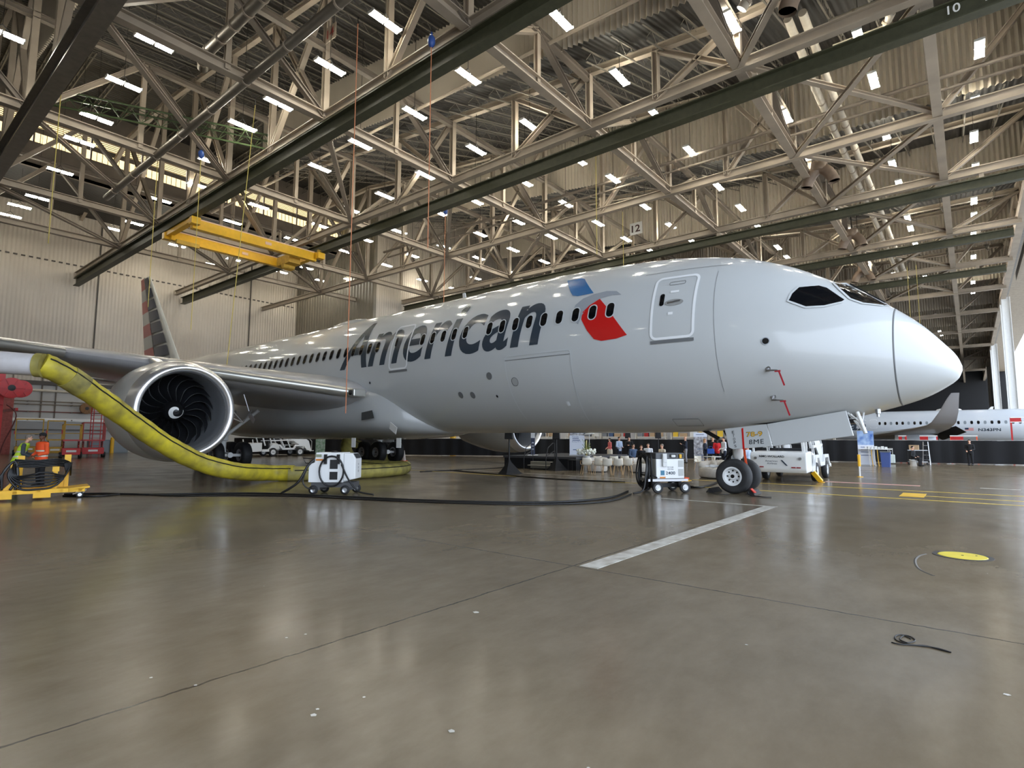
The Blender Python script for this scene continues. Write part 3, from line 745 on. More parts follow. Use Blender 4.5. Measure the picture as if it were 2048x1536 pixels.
# port side windows too, for the other side of the aircraft
# doors
def cabin_door(a0, a1, z0, z1, near):
    pl = rrect(a0, a1, z0, z1, .16)
    d = drape_poly('passenger_door', pl, ac_paint, .006)
    drape_band('door_outline', pl, .075, band_m, .020, d)
    drape_poly('sill_strip', [(a0-.02, z0-.14), (a1+.02, z0-.14), (a1+.02, z0-.05), (a0-.02, z0-.05)], seam_m, .02, d)
    wn = drape_poly('door_window', rrect(a1-.33, a1-.2, z0+.98, z0+1.36, .06), glass_dk, .022, d)
    if near:
        hn = [( (a0+a1)/2-.02+.27*math.cos(t), z0+1.05+.1*math.sin(t)) for t in [2*PI*k/20 for k in range(20)]]
        drape_poly('handle_recess', hn, mat('recess_grey', rgb(150, 150, 148), .4), .02, d)
        drape_poly('door_handle', [((a0+a1)/2-.2, z0+1.06), ((a0+a1)/2+.16, z0+1.02), ((a0+a1)/2+.16, z0+1.07), ((a0+a1)/2-.2, z0+1.11)], alu, .035, d)
        drape_poly('placard', rrect((a0+a1)/2-.12, (a0+a1)/2+.12, z0+1.36, z0+1.43, .01), band_m, .022, d)
        drape_poly('placard', rrect((a0+a1)/2-.02, (a0+a1)/2+.12, z0+.68, z0+.76, .01), band_m, .022, d)
        drape_band('vent_groove', rrect((a0+a1)/2-.25, (a0+a1)/2+.2, z1-.27, z1-.17, .04), .014, seam_m, .022, d)
cabin_door(5.72, 6.92, 4.46, 6.36, True)
cabin_door(17.62, 18.78, 4.46, 6.34, False)
drape_band('panel_seam', [(5.0, 6.62), (6.2, 6.63), (7.4, 6.62)], .012, seam_m, .012, closed=False)
drape_band('panel_seam', [(5.25, 6.4), (5.15, 4.4), (5.1, 2.9)], .010, seam_m, .012, closed=False)
# cargo door
cg = [(12.3, 4.36), (9.62, 4.36), (9.62, 3.4), (9.7, 2.6), (9.76, 2.18)]
drape_band('cargo_door_edge', [(12.3, 2.3), (12.3, 3.0), (12.3, 3.7), (12.3, 4.36), (12.2, 4.42), (9.68, 4.42), (9.6, 4.36), (9.62, 3.4), (9.7, 2.6), (9.76, 2.2)], .035, mat('cargo_edge_pale', rgb(200, 204, 206), .4), .014, closed=False)
drape_band('hinge_line', [(12.3, 4.28), (9.62, 4.28)], .02, seam_m, .016, closed=False)
for (a, z, r, mm) in ((14.82, 3.23, .11, seam_m), (14.2, 3.2, .11, seam_m), (13.12, 3.82, .12, seam_m), (3.91, 4.15, .09, glass_dk), (13.03, 3.11, .05, glass_dk), (20.2, 4.0, .06, glass_dk), (12.0, 3.55, .14, ac_paint2)):
    c = [(a+r*math.cos(t), z+r*math.sin(t)) for t in [2*PI*k/20 for k in range(20)]]
    pt = drape_poly('service_port', c, mm, .016)
    drape_band('port_rim', c, .02, symgrey_m if r < .1 else seam_m, .018, pt)
for (a, z, w, h) in ((9.5, 3.02, .2, .12), (9.25, 2.8, .22, .14), (9.2, 2.62, .2, .07), (9.15, 2.5, .16, .08), (10.15, 2.75, .16, .14), (9.9, 2.33, .18, .06), (5.0, 4.1, .0, .0)):
    if w: drape_poly('placard', rrect(a-w/2, a+w/2, z-h/2, z+h/2, .01), mat('placard_pale', rgb(196, 198, 198), .5), .015)
drape_band('service_panel', rrect(6.1, 6.9, 2.0, 2.2, .03), .012, seam_m, .013)
# cockpit windows
def hull(name, pts, m):
    return drape_poly(name, pts, m, .016, step=.12)
cw1 = [(3.42, 5.2), (3.36, 5.42), (3.22, 5.62), (2.80, 5.66), (2.62, 5.58), (2.20, 5.16), (2.26, 5.08), (2.62, 4.98), (3.02, 4.98)]
w1 = hull('cockpit_side_window', cw1, glass_dk); drape_band('window_frame', cw1, .05, ac_paint, .022, w1)
cw2 = [(2.55, 5.76), (2.35, 5.83), (2.0, 5.54), (1.62, 5.22), (1.36, 5.0), (1.5, 4.98), (1.85, 5.03), (2.12, 5.18), (2.35, 5.48)]
w2 = hull('cockpit_windshield', cw2, glass_dk); drape_band('window_frame', cw2, .045, ac_paint, .022, w2)
MB().tube([skin(1.45, 5.08, .05), skin(1.9, 5.46, .06), skin(2.25, 5.78, .05)], .018, 6).build('wiper', black_p, AIR)
# the same glazing on the far side
for pts, nm in ((cw1, 'cockpit_side_window'), (cw2, 'cockpit_windshield')):
    bm = bmesh.new(); bm.faces.new([bm.verts.new((-a, 0, z)) for a, z in pts]); bmesh.ops.triangulate(bm, faces=bm.faces)
    drape_bm(bm, .016, .12)
    for v in bm.verts: v.co.y = -v.co.y
    me = bpy.data.meshes.new(nm); bm.to_mesh(me); bm.free(); link(nm, me, glass_dk, AIR, smooth=True)
# crown hump antenna, small aerials, probes
MB().sphere((-26, 0, 7.6), (2.0, .55, .42), 24, 12).build('radio_dome', ac_paint2, AIR, smooth=True)
MB().prism([(-17.3, 7.6), (-17.05, 7.6), (-17.2, 8.1), (-17.35, 8.1)], 'y', -.02, .02).build('blade_antenna', white_p, AIR)
for a, z in ((3.91, 3.43), (3.92, 2.73)):
    p = skin(a, z, 0); q = skin(a, z, .16); 
    t_ = MB().lathe([(.07, -.02), (.07, .03), (.05, .05)], 14, AX('y', skin(a, z, .0))).tube([p, q, q+Vector((.28, -.02, -.02))], [.035, .03, .018], 8).build('air_data_probe', alu, AIR)
    MB().bb(q.x+.2, q.x+.34, q.y-.03, q.y+.0, q.z-.06, q.z-.02).beam((q.x+.3, q.y-.02, q.z-.04), (q.x+.42, q.y-.02, q.z-.42), .04, .01, up=(0,1,0)).build('remove_before_flight_ribbon', mat('ribbon_red', rgb(170, 25, 40), .6), t_)
MB().lathe([(.06, 0), (.06, -.12), (.035, -.13), (.035, -.2)], 12, Matrix.Translation((-1.75, -.35, 2.38))).build('drain_mast', alu, AIR)
# wing-to-body fairing
fa = [17.5, 17.75, 18.3, 19.1, 20.1, 21.4, 23, 26, 30, 33, 36, 38, 39.5]
fw_ = [.3, 1.1, 1.9, 2.55, 2.95, 3.08, 3.15, 3.15, 3.1, 2.95, 2.5, 1.8, .6]
fz = [1.9, 1.78, 1.70, 1.62, 1.56, 1.52, 1.5, 1.5, 1.5, 1.52, 1.6, 1.7, 1.85]
ft = [2.2, 2.7, 3.2, 3.75, 4.15, 4.4, 4.6, 4.7, 4.7, 4.5, 4.0, 3.3, 2.4]
rows = []
for i in range(49):
    a = 17.5+(39.5-17.5)*(i/48)**1.3
    w, zb_, zt_ = interp(a, fa, fw_), interp(a, fa, fz), interp(a, fa, ft); zc = zb_+(zt_-zb_)*.45; r = []
    for k in range(49):
        th = 2*PI*k/48; c, s = math.cos(th), math.sin(th); e = .72
        r.append((-a, w*math.copysign(abs(c)**e, c), zc+((zt_-zc) if s > 0 else (zc-zb_))*math.copysign(abs(s)**e, s)))
    rows.append(r)
fair = MB().grid(rows).build('belly_fairing', ac_paint2, AIR, smooth=True)
o = MB().prism([(0, 0), (.0, .34), (.75, .42), (.9, .08)], 'y', -.01, .01).build('ram_air_inlet', mat('inlet_dark', rgb(70, 72, 72), .5), AIR)
o.location = (-20.4, -3.07, 2.35)
pk = MB().box((0, 0, 0), (.5, .02, .32)); o = pk.build('covers_tag', white_p, AIR); o.location = (-18.55, -2.78, 2.0); o.rotation_euler = (.2, .5, 0)
for sx, y_ in ((-21.2, -2.9), (-18.9, -2.2)):
    MB().box((sx, y_, 1.38), (.32, .02, .42)).build('hanging_placard', white_p, AIR, bevel=.02)
# wings: lofted aerofoils
def aero(c, t):
    up = [(1-math.cos(PI*k/14))/2 for k in range(15)]
    th = lambda x: 5*t*(.2969*math.sqrt(x)-.126*x-.3516*x*x+.2843*x**3-.1036*x**4)
    pts = [(x*c, th(x)*c+.02*c*math.sin(PI*x)) for x in up]+[(x*c, -th(x)*c*.95+.01*c*math.sin(PI*x)) for x in reversed(up[:-1])]
    return pts
WS = [(2.0, 20.2, 13.2, 3.42, .13), (3.1, 20.6, 12.6, 3.55, .13), (6.4, 22.9, 10.2, 4.05, .12), (9.73, 25.2, 8.3, 4.55, .11), (15, 28.9, 6.5, 5.3, .10), (22, 33.8, 4.5, 6.2, .095), (27, 37.5, 3.0, 6.8, .09), (30, 41.0, .8, 7.2, .08)]
def wing(side, name):
    rows = []
    for s, a0, c, z, t in WS:
        z0 = z-.02*c*0
        rows.append([(-(a0+x), side*s, z0+y) for x, y in aero(c, t)])
    w = MB().grid(rows).build(name, wing_m, AIR, smooth=True, angle=60)
    # slats: bright metal nose strips
    for i0, i1, f0, f1 in ((1, 3, .04, .90), (3, 7, .12, .98)):
        r2 = []
        N = 16
        for k in range(N+1):
            u = f0+(f1-f0)*k/N; q = i0+(i1-i0)*u; i = min(int(q), len(WS)-2); fr = q-i
            s, a0, c, z, t = [WS[i][j]+(WS[i+1][j]-WS[i][j])*fr for j in range(5)]
            cc = .34+.02*c; row = []
            for g in range(13):
                th = PI*.5+PI*g/12
                row.append((-(a0-.16+cc*.5+ .62*cc*math.cos(th)), side*s, z-.02+.62*math.sin(th)*cc*.62))
            r2.append(row)
        sl = MB().grid(r2); sl.add(r2[0], [list(range(13))]); sl.add(r2[-1], [list(range(13))])
        so = sl.build('leading_edge_slat', alu_w, AIR, smooth=True, angle=50)
    return w
alu_w = mat('slat_metal', rgb(205, 204, 198), .32, metal=.75)
wing(-1, 'wing'); wing(1, 'wing')
MB().bb(-20.55, -20.1, -3.7, -3.1, 3.36, 3.68).build('slat_end_box', alu_w, AIR, bevel=.04)
MB().lathe([(.11, 0), (.11, -.04)], 16, AX('y', (-20.3, -3.72, 3.52))).build('landing_light', glass_dk, AIR)
# engines
def engine(sy, name='engine'):
    E_ = bpy.data.objects.new(name, None); COL.objects.link(E_); E_.parent = AIR; E_.location = (-21.35, sy*9.73, 2.52); E_.rotation_euler = (0, math.radians(2.0), math.radians(1.5)*sy)
    AXm = AX('x')     # local z -> x (forward)
    def P(l): return [(r, -a) for r, a in l]
    MB().lathe(P([(1.63, .06), (1.72, .2), (1.80, .5), (1.86, 1.0), (1.88, 1.8), (1.84, 2.6), (1.72, 3.5), (1.55, 4.3), (1.38, 5.0)]), 72, AXm, caps=False).build('nacelle', mat('nacelle_grey', rgb(200, 198, 192), .25, coat=.4), E_, smooth=True)
    MB().lathe(P([(1.80, .48), (1.72, .2), (1.65, .07), (1.58, 0), (1.50, .02), (1.44, .1), (1.40, .25)]), 72, AXm, caps=False).build('intake_lip', chrome, E_, smooth=True)
    MB().lathe(P([(1.402, .24), (1.37, .5), (1.39, .9), (1.42, 1.3), (1.42, 2.2)]), 64, AXm, caps=False).build('intake_duct', mat('duct_grey', rgb(120, 122, 126), .4), E_, smooth=True)
    MB().lathe([(1.43, -2.2), (.02, -2.21)], 48, AXm, caps=False).build('fan_back', black_p, E_)
    MB().lathe(P([(.02, .98), (.12, 1.02), (.26, 1.15), (.38, 1.35), (.42, 1.6), (.42, 2.0)]), 40, AXm).build('spinner', mat('spinner_black', rgb(18, 18, 20), .35), E_, smooth=True)
    bl = mat('carbon_fan_blade', rgb(24, 25, 28), .3, coat=.2); edge = mat('blade_edge_titanium', rgb(165, 168, 172), .25, metal=.9)
    for k in range(18):
        rows, er = [], []
        for i in range(13):
            u = i/12; r = .38+u*1.02
            sweep = .16*math.sin(u*PI*1.1)-.30*u*u+.05
            th0 = 2*PI*k/18+sweep*.9
            pitch = math.radians(28+32*u); ch = .30+.22*math.sin(u*PI*.8)
            def pt(e, rr=r, th0=th0, pitch=pitch, ch=ch, u=u):
                x = -(1.32+.12*u)+ -e*ch*math.cos(pitch); dth = e*ch*math.sin(pitch)/max(rr, .3)
                return (x, rr*math.cos(th0+dth), rr*math.sin(th0+dth))
            rows.append([pt(e/4) for e in range(5)])
            er.append([pt(-.05), pt(.035)])
        b = MB().grid(rows).build('fan_blade', bl, E_, smooth=True, fix=False)
        MB().grid(er).build('blade_edge', edge, b, smooth=True, fix=False)
    # white comma swirl on the spinner
    ln = []
    for i in range(26):
        u = i/25; th = math.radians(40)+u*math.radians(330); r = .05+.19*min(1, u*1.6)
        a = 1.02+.13*((r)/.26)**1.5+.0
        ln.append((r, th, a, .012+.05*math.sin(min(1, u*1.25)*PI)**.7))
    ra_, rb_ = [], []
    def sp(r): return interp(r, [.0, .12, .26, .38, .42], [.98, 1.02, 1.15, 1.35, 1.6])-.012
    for r, th, a, w in ln:
        for rr, L_ in ((max(.01, r-w), ra_), (r+w, rb_)):
            L_.append((-sp(rr), rr*math.cos(th), rr*math.sin(th)))
    MB().grid([ra_, rb_]).build('spinner_swirl', white_p, E_, fix=False)
    MB().lathe(P([(1.36, 4.9), (.9, 5.2), (.75, 6.0), (.55, 6.8), (.2, 7.3)]), 40, AXm).build('exhaust_nozzle', dark_metal, E_, smooth=True)
    # pylon
    py = MB()
    py.prism([(-2.6, 1.78), (-4.0, 2.12), (-5.5, 2.15), (-8, 1.7), (-8, 1.2), (-5, 1.15), (-3, 1.6)], 'y', -.22, .22)
    py.build('pylon', ac_paint2, E_, bevel=.08)
    MB().prism([(-.9, .2), (-1.9, .25), (-1.9, .5), (-1.0, .35)], 'y', -1.95, -1.80).build('nacelle_strake', ac_paint2, E_)
    return E_
engine(-1); engine(1)
# open access panel gear between wing and engine
MB().tube([(-23.2, -7.6, 2.9), (-23.0, -7.0, 2.2), (-23.6, -6.4, 2.75)], .03, 6).tube([(-23.0, -7.0, 2.2), (-23.3, -7.9, 2.6)], .03, 6).box((-23.1, -6.6, 2.4), (.5, .04, .2), Matrix.Rotation(.6, 3, 'Y')).tube([(-23.5, -6.8, 3.4), (-23.4, -6.6, 2.7)], .02, 6).build('slat_linkage', alu, AIR)
# tail fin with striped livery
FR = dict(a0=50.5, a1=59.5, z=7.3); FT = dict(a0=59.9, a1=62.5, z=16.9)
rows = []
for i in range(9):
    u = i/8; a0 = FR['a0']+(FT['a0']-FR['a0'])*u; a1 = FR['a1']+(FT['a1']-FR['a1'])*u; z = FR['z']+(FT['z']-FR['z'])*u
    rows.append([(-(a0+x), y*1.0, z) for x, y in aero(a1-a0, .09)])
fm = MB().grid(rows); fm.add(rows[-1][:-1], [list(range(len(rows[-1])-1))]); fm.build('tail_fin', mat('fin_pale', rgb(214, 214, 208), .35), AIR, smooth=True, angle=50)
def finp(fx, u):
    a0 = FR['a0']+(FT['a0']-FR['a0'])*u; a1 = FR['a1']+(FT['a1']-FR['a1'])*u; z = FR['z']+(FT['z']-FR['z'])*u; c = a1-a0
    th = 5*.09*(.2969*math.sqrt(fx)-.126*fx-.3516*fx*fx+.2843*fx**3-.1036*fx**4)*c
    return Vector((-(a0+fx*c), -(th+.03), z-.0))
for i in range(8):
    u0, u1 = i/8+.012, (i+1)/8-.012
    r = [[finp(.10+.42*j/5, u0+(u1-u0)*q) for j in range(6)] for q in (0, .5, 1)]
    MB().grid(r).build('navy_tail_stripe', navy_m, AIR, smooth=True, fix=False)
    r = [[finp(.54+.44*j/5, i/8+(1/8)*q) for j in range(6)] for q in (0, .5, 1)]
    MB().grid(r).build('tail_stripe', fin_red if i % 2 == 1 else fin_grey, AIR, smooth=True, fix=False)
for sd in (-1, 1):
    rows = [[(-(a0+x), sd*s, z+y) for x, y in aero(c, .09)] for s, a0, c, z in ((.5, 53.5, 5.5, 6.0), (9.5, 59.5, 2.0, 7.0))]
    MB().grid(rows).build('tailplane', wing_m, AIR, smooth=True, angle=50)
# wheels
def wheel(parent, c, R, w, rim_r, m=rubber_grey, rimm=white_gl, axis='y', hub=.1, n=40):
    k = w/2
    t = MB().lathe([(rim_r, -k*.8), (R*.82, -k), (R*.94, -k*.86), (R, -k*.45), (R, k*.45), (R*.94, k*.86), (R*.82, k), (rim_r, k*.8), (rim_r*.9, 0)], n, AX(axis, c), caps=False).build('tyre', m, parent, smooth=True, angle=50)
    MB().lathe([(.01, -k*.55), (rim_r*.35, -k*.6), (rim_r*.45, -k*.3), (rim_r*.8, -k*.35), (rim_r*.85, -k*.82), (rim_r*1.03, -k*.85), (rim_r*1.03, k*.85), (rim_r*.85, k*.82), (rim_r*.8, k*.35), (rim_r*.45, k*.3), (rim_r*.35, k*.6), (.01, k*.55)], n, AX(axis, c), caps=False).build('wheel_rim', rimm, t, smooth=True, angle=35)
    q = MB()
    for j in range(8):
        th = 2*PI*j/8; d = rim_r*.6
        off = {'y': (d*math.cos(th), 0, d*math.sin(th)), 'x': (0, d*math.cos(th), d*math.sin(th))}[axis]
        q.lathe([(rim_r*.09, -k*.42), (rim_r*.09, k*.42)], 8, AX(axis, (c[0]+off[0], c[1]+off[1], c[2]+off[2])))
    q.lathe([(rim_r*.2, -k*.66), (rim_r*.2, k*.66)], 14, AX(axis, c))
    q.build('hub', dark_metal, t)
    return t
def sub(name, loc=(0,0,0)):
    o = bpy.data.objects.new(name, None); COL.objects.link(o); o.parent = AIR; o.location = loc; return o
ng = sub('nose_gear', (-5.43, 0, 0))
def part(mb, name, m, parent, **k): return mb.build(name, m, parent, **k)
for s in (-1, 1): wheel(ng, (0, s*.42, .508), .508, .40, .27)
part(MB().lathe([(.07, .5), (.07, 1.0), (.12, 1.02), (.15, 1.1), (.15, 1.55), (.11, 1.6), (.11, 2.2)], 20).lathe([(.06, -.45), (.06, .45)], 12, AX('y', (0, 0, .508))), 'strut', white_p, ng, smooth=True, angle=40)
part(MB().tube([(-.1, 0, .62), (-.35, 0, .95), (-.12, 0, 1.25)], .05, 8).tube([(-.45, .12, 1.9), (-.1, .1, 1.2)], .04, 8).tube([(-.5, -.15, 1.6), (-1.2, -.15, 2.0)], .06, 8).tube([(.0, -.18, 1.4), (-.35, -.25, 1.0), (-.2, -.2, .8)], .02, 6).tube([(0, .18, 1.4), (-.4, .2, 1.1), (-.25, .2, .8)], .02, 6), 'torque_link', dark_metal, ng)
part(MB().box((.32, -.3, .93), (.06, .02, .85), Matrix.Rotation(-.1, 3, 'Y')).tube([(.1, -.2, 1.35), (.35, -.3, 1.32)], .03, 6), 'orange_steering_ribbon', orange_p, ng)
part(MB().tube([(-.55, -.5, .78), (.0, -.5, .82)], .035, 8).lathe([(.05, -.06), (.05, .06)], 10, AX('x', (-.6, -.5, .78))).box((-.75, -.5, .78), (.14, .05, .05)), 'tow_fitting', white_p, ng)
# nose gear doors
def door_panel(name, pts, y0, th, m):
    return MB().prism([(-a, z) for a, z in pts], 'y', -y0-th, -y0).build(name, m, AIR, bevel=.015)
dsm = door_panel('rear_nose_gear_door', [(5.52, 1.90), (4.34, 2.02), (4.22, 1.40), (5.30, 1.30), (5.42, 1.36)], .78, .05, ac_paint)
door_panel('forward_nose_gear_door', [(4.33, 2.02), (2.38, 2.34), (2.24, 1.69), (4.19, 1.40)], .80, .05, ac_paint)
MB().prism([(-5.03, 1.90), (-4.98, 1.92), (-4.96, 1.32), (-5.01, 1.31)], 'y', -.838, -.832).build('red_stripe', red_m, dsm)
def dtext(nm, txt, m, a, z, w, h, slope=.06, off=.84, **k):
    M_ = Matrix(((math.cos(slope), -math.sin(slope)*0, 0, -a), (0, 0, -1, -off), (math.sin(slope), 1, 0, z), (0, 0, 0, 1)))
    return flat_text(nm, txt, m, M_, w=w, h=h, parent=dsm, **k)
ink = mat('door_ink_dark', rgb(45, 50, 56), .5)
dtext('number_shadow', '78-9', ink, 4.90, 1.655, .44, .145, bold=.03, off=.838)
dtext('number_78_9', '78-9', mat('number_yellow', rgb(245, 185, 40), .5), 4.885, 1.665, .415, .125, bold=.0, off=.843)
dtext('code_8ME', '8ME', ink, 4.83, 1.45, .40, .13, bold=.0, space=1.15)
for i, c in enumerate('ETOPS'): dtext('letter_'+c.lower(), c, ink, 5.30-.014*i, 1.755-.100*i, .06, .078, bold=.0)
MB().tube([(-2.3, -.8, 2.25), (-2.1, -.5, 2.0), (-2.05, -.3, 2.4)], .025, 6).tube([(-2.15, -.75, 2.3), (-1.98, -.82, 1.75)], .045, 8).tube([(-2.4, -.6, 2.3), (-2.05, -.8, 1.85)], .03, 6).build('door_actuator', white_p, AIR)
MB().bb(-5.6, -2.2, -.72, .72, 2.02, 2.12).build('nose_gear_bay', dark_metal, AIR)
# main gear
for sd in (-1, 1):
    mg = sub('main_gear', (-29.85, sd*4.9, 0))
    for dx in (.74, -.74):
        for dy in (-.68, .68): wheel(mg, (dx, dy, .685), .685, .5, .30, m=black_rub, rimm=alu, n=32)
    part(MB().tube([(.9, 0, .7), (-.9, 0, .7)], .14, 10).lathe([(.08, -.62), (.08, .62)], 12, AX('y', (.74, 0, .685))).lathe([(.08, -.62), (.08, .62)], 12, AX('y', (-.74, 0, .685))), 'bogie_beam', white_p, mg)
    part(MB().lathe([(.14, .7), (.14, 1.4), (.22, 1.45), (.22, 3.6)], 18).tube([(0, 0, 1.6), (1.2, -sd*1.2, 3.0)], .09, 8).tube([(0, 0, 1.5), (-1.1, -sd*1.0, 3.0)], .08, 8), 'strut', white_p, mg, smooth=True, angle=40)
    part(MB().box((0, sd*.5, 2.0), (1.6, .05, 1.4)), 'gear_door', ac_paint, mg)
    part(MB().box((.75, -.75*1, 1.05), (.08, .02, .55)), 'red_gear_ribbon', red_m, mg)
# wheel chocks
for p, lab in (((-4.95, -.1, 0), 'black rubber chock in front of the nose wheel with a red tag'), ((-6.1, -.1, 0), 'black rubber chock behind the nose wheel')):
    t = thing('wheel_chock', lab, 'chock', p, PD)
    MB().prism([(-.13, 0), (.13, 0), (.03, .13), (-.03, .13)], 'y', -.35, .32).build('wedge', black_rub, t)
    MB().tube(spline([(0, -.5, .1), (.1, -.7, .03), (.5, -.9, .02), (.7, -.8, .02)], 5), .015, 6).build('rope', black_p, t)
    if 'front' in lab: MB().box((.08, -.3, .12), (.16, .18, .02), Matrix.Rotation(.8, 3, 'Y')).build('red_tag', red_m, t)
# ---------------------------------------------------------------- floor marks
def G(px, py): return un(px, py, 'z', 0)
k_ = [0]
def mark(mb, m):
    k_[0] += 1; o = mb.build('trim_%d' % (20+k_[0]), m); o['kind'] = 'structure'; return o
paint_w = mat('worn_white_floor_paint', rgb(205, 203, 196), .5, col2=rgb(150, 142, 130), scale=5)
paint_y = mat('yellow_floor_paint', rgb(228, 196, 60), .45, col2=rgb(195, 165, 60), scale=4)
mark(MB().bb(-3.88, -3.62, -11.25, -3.0, .0, .004), paint_w)
mark(MB().bb(-6.6, -3.6, -3.04, -2.94, .0, .004), paint_w)
mark(MB().bb(-30, 3.9, 1.15, 1.27, 0, .004), paint_y)
mark(MB().bb(-8.5, 3.9, 4.2, 4.32, 0, .004), paint_y)
mark(MB().bb(-1.2, 3.9, 2.45, 2.55, 0, .004), paint_y)
mark(MB().bb(-1.62, -1.05, 2.0, 3.3, 0, .005), mat('yellow_floor_block', rgb(225, 180, 50), .45, noise=.1))
mark(MB().bb(-30, -8, 3.0, 3.08, 0, .004), paint_w)
mark(MB().bb(-4.3, -1.4, 6.5, 6.9, 0, .004), mat('pink_floor_paint', rgb(205, 140, 135), .5, col2=rgb(165, 140, 130), scale=8))
mark(MB().bb(.2, 1.2, 6.9, 7.05, 0, .004), paint_w)
c = G(1925, 1112)
t = thing('floor_access_cover', 'round yellow painted access cover set in the concrete at right', 'cover', c)
MB().lathe([(.02, .008), (.27, .008), (.28, .0)], 40).build('lid', mat('cover_yellow', rgb(226, 205, 60), .45, noise=.06), t)
MB().lathe([(.285, .0), (.285, .005), (.34, .005), (.34, 0)], 40, caps=False).build('dark_ring', mat('ring_black', rgb(52, 48, 46), .6), t)
MB().lathe([(.0, .012), (.015, .012), (.015, .008)], 10).lathe([(.0, .012), (.012, .012), (.012, .008)], 10, Matrix.Translation((.15, .08, 0))).build('lifting_hole', black_p, t)
q = [G(*p) for p in ((1852, 1108), (1838, 1112), (1830, 1122), (1838, 1138), (1868, 1152))]
mark(MB().tube([Vector((p.x, p.y, -.028)) for p in spline(q, 6)], .035, 8), mat('tar_arc', rgb(78, 72, 64), .5))
# black squiggle of cord on the floor
q = [G(*p) for p in ((1783, 1286), (1800, 1290), (1830, 1292), (1870, 1297), (1902, 1306), (1885, 1302), (1850, 1293), (1820, 1291), (1795, 1283), (1790, 1275), (1800, 1271), (1822, 1275), (1830, 1283), (1815, 1287), (1800, 1280), (1808, 1273), (1822, 1279))]
tag(MB().tube([Vector((p.x, p.y, .006)) for p in spline(q, 6)], .005, 6).build('loose_cord', black_p), 'tangled black cord lying on the concrete at lower right', 'cord')
for i, (px, py, s) in enumerate(((952, 1225, .03), (627, 1431, .02), (635, 1419, .012), (903, 1463, .02), (573, 1276, .012), (611, 1269, .012), (302, 1356, .012), (391, 1371, .012), (1493, 1290, .012), (2014, 1390, .02))):
    p = G(px, py); mark(MB().add([(p.x+s*a, p.y+s*b, .003) for a, b in ((-1, -.4), (.2, -.9), (1.1, .1), (.4, .8), (-.7, .7))], [(0, 1, 2, 3, 4)]), paint_w)

# ---------------------------------------------------------------- hoses
hose_m = mat('grimy_yellow_hose', rgb(205, 188, 44), .55, col2=rgb(138, 126, 50), scale=2.2, bump=.12, bscale=3)
hose_m2 = mat('dirty_olive_hose', rgb(168, 156, 78), .6, col2=rgb(112, 104, 58), scale=2.5, bump=.25, bscale=3)
def seamed_hose(name, pts, r, m, label, up=.5, seam=True, n=10, collars=(), z0=None):
    t = thing(name, label, 'hose')
    P = spline(pts, n)
    rr = [r*(1+.018*math.sin(i*1.7)+.02*math.sin(i*.6)) for i in range(len(P))]
    MB().tube(P, rr, 22).build('sleeve', m, t, smooth=True, angle=50)
    if seam:
        S_ = []
        for i, p in enumerate(P):
            d = (P[min(i+1, len(P)-1)]-P[max(i-1, 0)]).normalized()
            tc = Vector((CAMPOS.x-p.x, CAMPOS.y-p.y, 0)).normalized(); tc = (tc-d*tc.dot(d)).normalized(); u = d.cross(tc); u = u if u.z > 0 else -u
            S_.append(p+(tc*math.cos(up)+u*math.sin(up))*(rr[i]+.004))
        MB().tube(S_[2:-1], .02, 6).build('black_seam', black_p, t)
    for c_ in collars:
        p = P[c_]; d = (P[c_+1]-P[c_-1]).normalized()
        MB().tube([p-d*.22, p+d*.22], r*1.05, 22).build('joining_cuff', hose_m2, t, smooth=True, angle=40)
    return t
def dep(px, py, d): return CAMPOS + ray(px, py)*d
A_ = [dep(82, 728, 13.8), dep(130, 750, 14.2), dep(200, 797, 15), dep(260, 840, 15.8), dep(330, 888, 16.8), dep(400, 924, 17.8), dep(470, 942, 18.6)]
A_ += [Vector((-19.9, -7.0, .31)), Vector((-19.4, -6.3, .29))]
seamed_hose('ducting_hose', A_, .29, hose_m, 'fat bright yellow air hose sweeping down in front of the engine to the floor', .65, collars=(13,))
B_ = [(-19.5, -6.5, .27), (-18.75, -5.0, .27), (-18.5, -3.6, .27), (-18.9, -1.9, .27), (-19.7, -.75, .27)]
seamed_hose('ducting_hose', B_, .265, hose_m2, 'dull olive-yellow hose length lying flat behind the white cart', .5)
Cc = [(-20.0, -.4, .27), (-21.5, -.6, .27), (-24.0, -.6, .27), (-26.5, -.3, .26), (-29.3, .9, .26)]
seamed_hose('ducting_hose', Cc, .26, hose_m2, 'olive hose returning on the floor toward the far main wheels', .5)
seamed_hose('ducting_hose', [(-29.5, 5.9, .3), (-30.4, 6.3, .42), (-30.9, 5.4, .9), (-31.2, 4.2, 1.35)], .3, hose_m2, 'olive hose rising off the floor right of the far main wheels', .5)
seamed_hose('ducting_hose', [(-28.8, 2.8, .3), (-29.1, 2.6, .8), (-29.6, 2.9, 1.25), (-30.2, 3.6, 1.45)], .32, hose_m2, 'stubby olive hose standing left of the far main wheels', .5, seam=False)
t = thing('air_duct_pipe', 'wide dirty white rigid air duct entering from the left edge', 'duct')
p0, p1 = dep(86, 731, 13.75), dep(-330, 700, 12.6)
MB().tube([p0, p0.lerp(p1, .5), p1], .27, 26).build('barrel', mat('chalky_white_duct', rgb(205, 202, 205), .5, col2=rgb(176, 168, 160), scale=1.5), t, smooth=True, angle=40)
d = (p1-p0).normalized(); MB().tube([p0-d*.02, p0+d*.14], .295, 26).build('strap_cuff', hose_m2, t, smooth=True, angle=40)
MB().tube([p1, Vector((p1.x-1.2, p1.y-1.0, 1.5)), Vector((p1.x-1.3, p1.y-1.1, 0))], .2, 20).build('floor_stand', pipe_white, t)
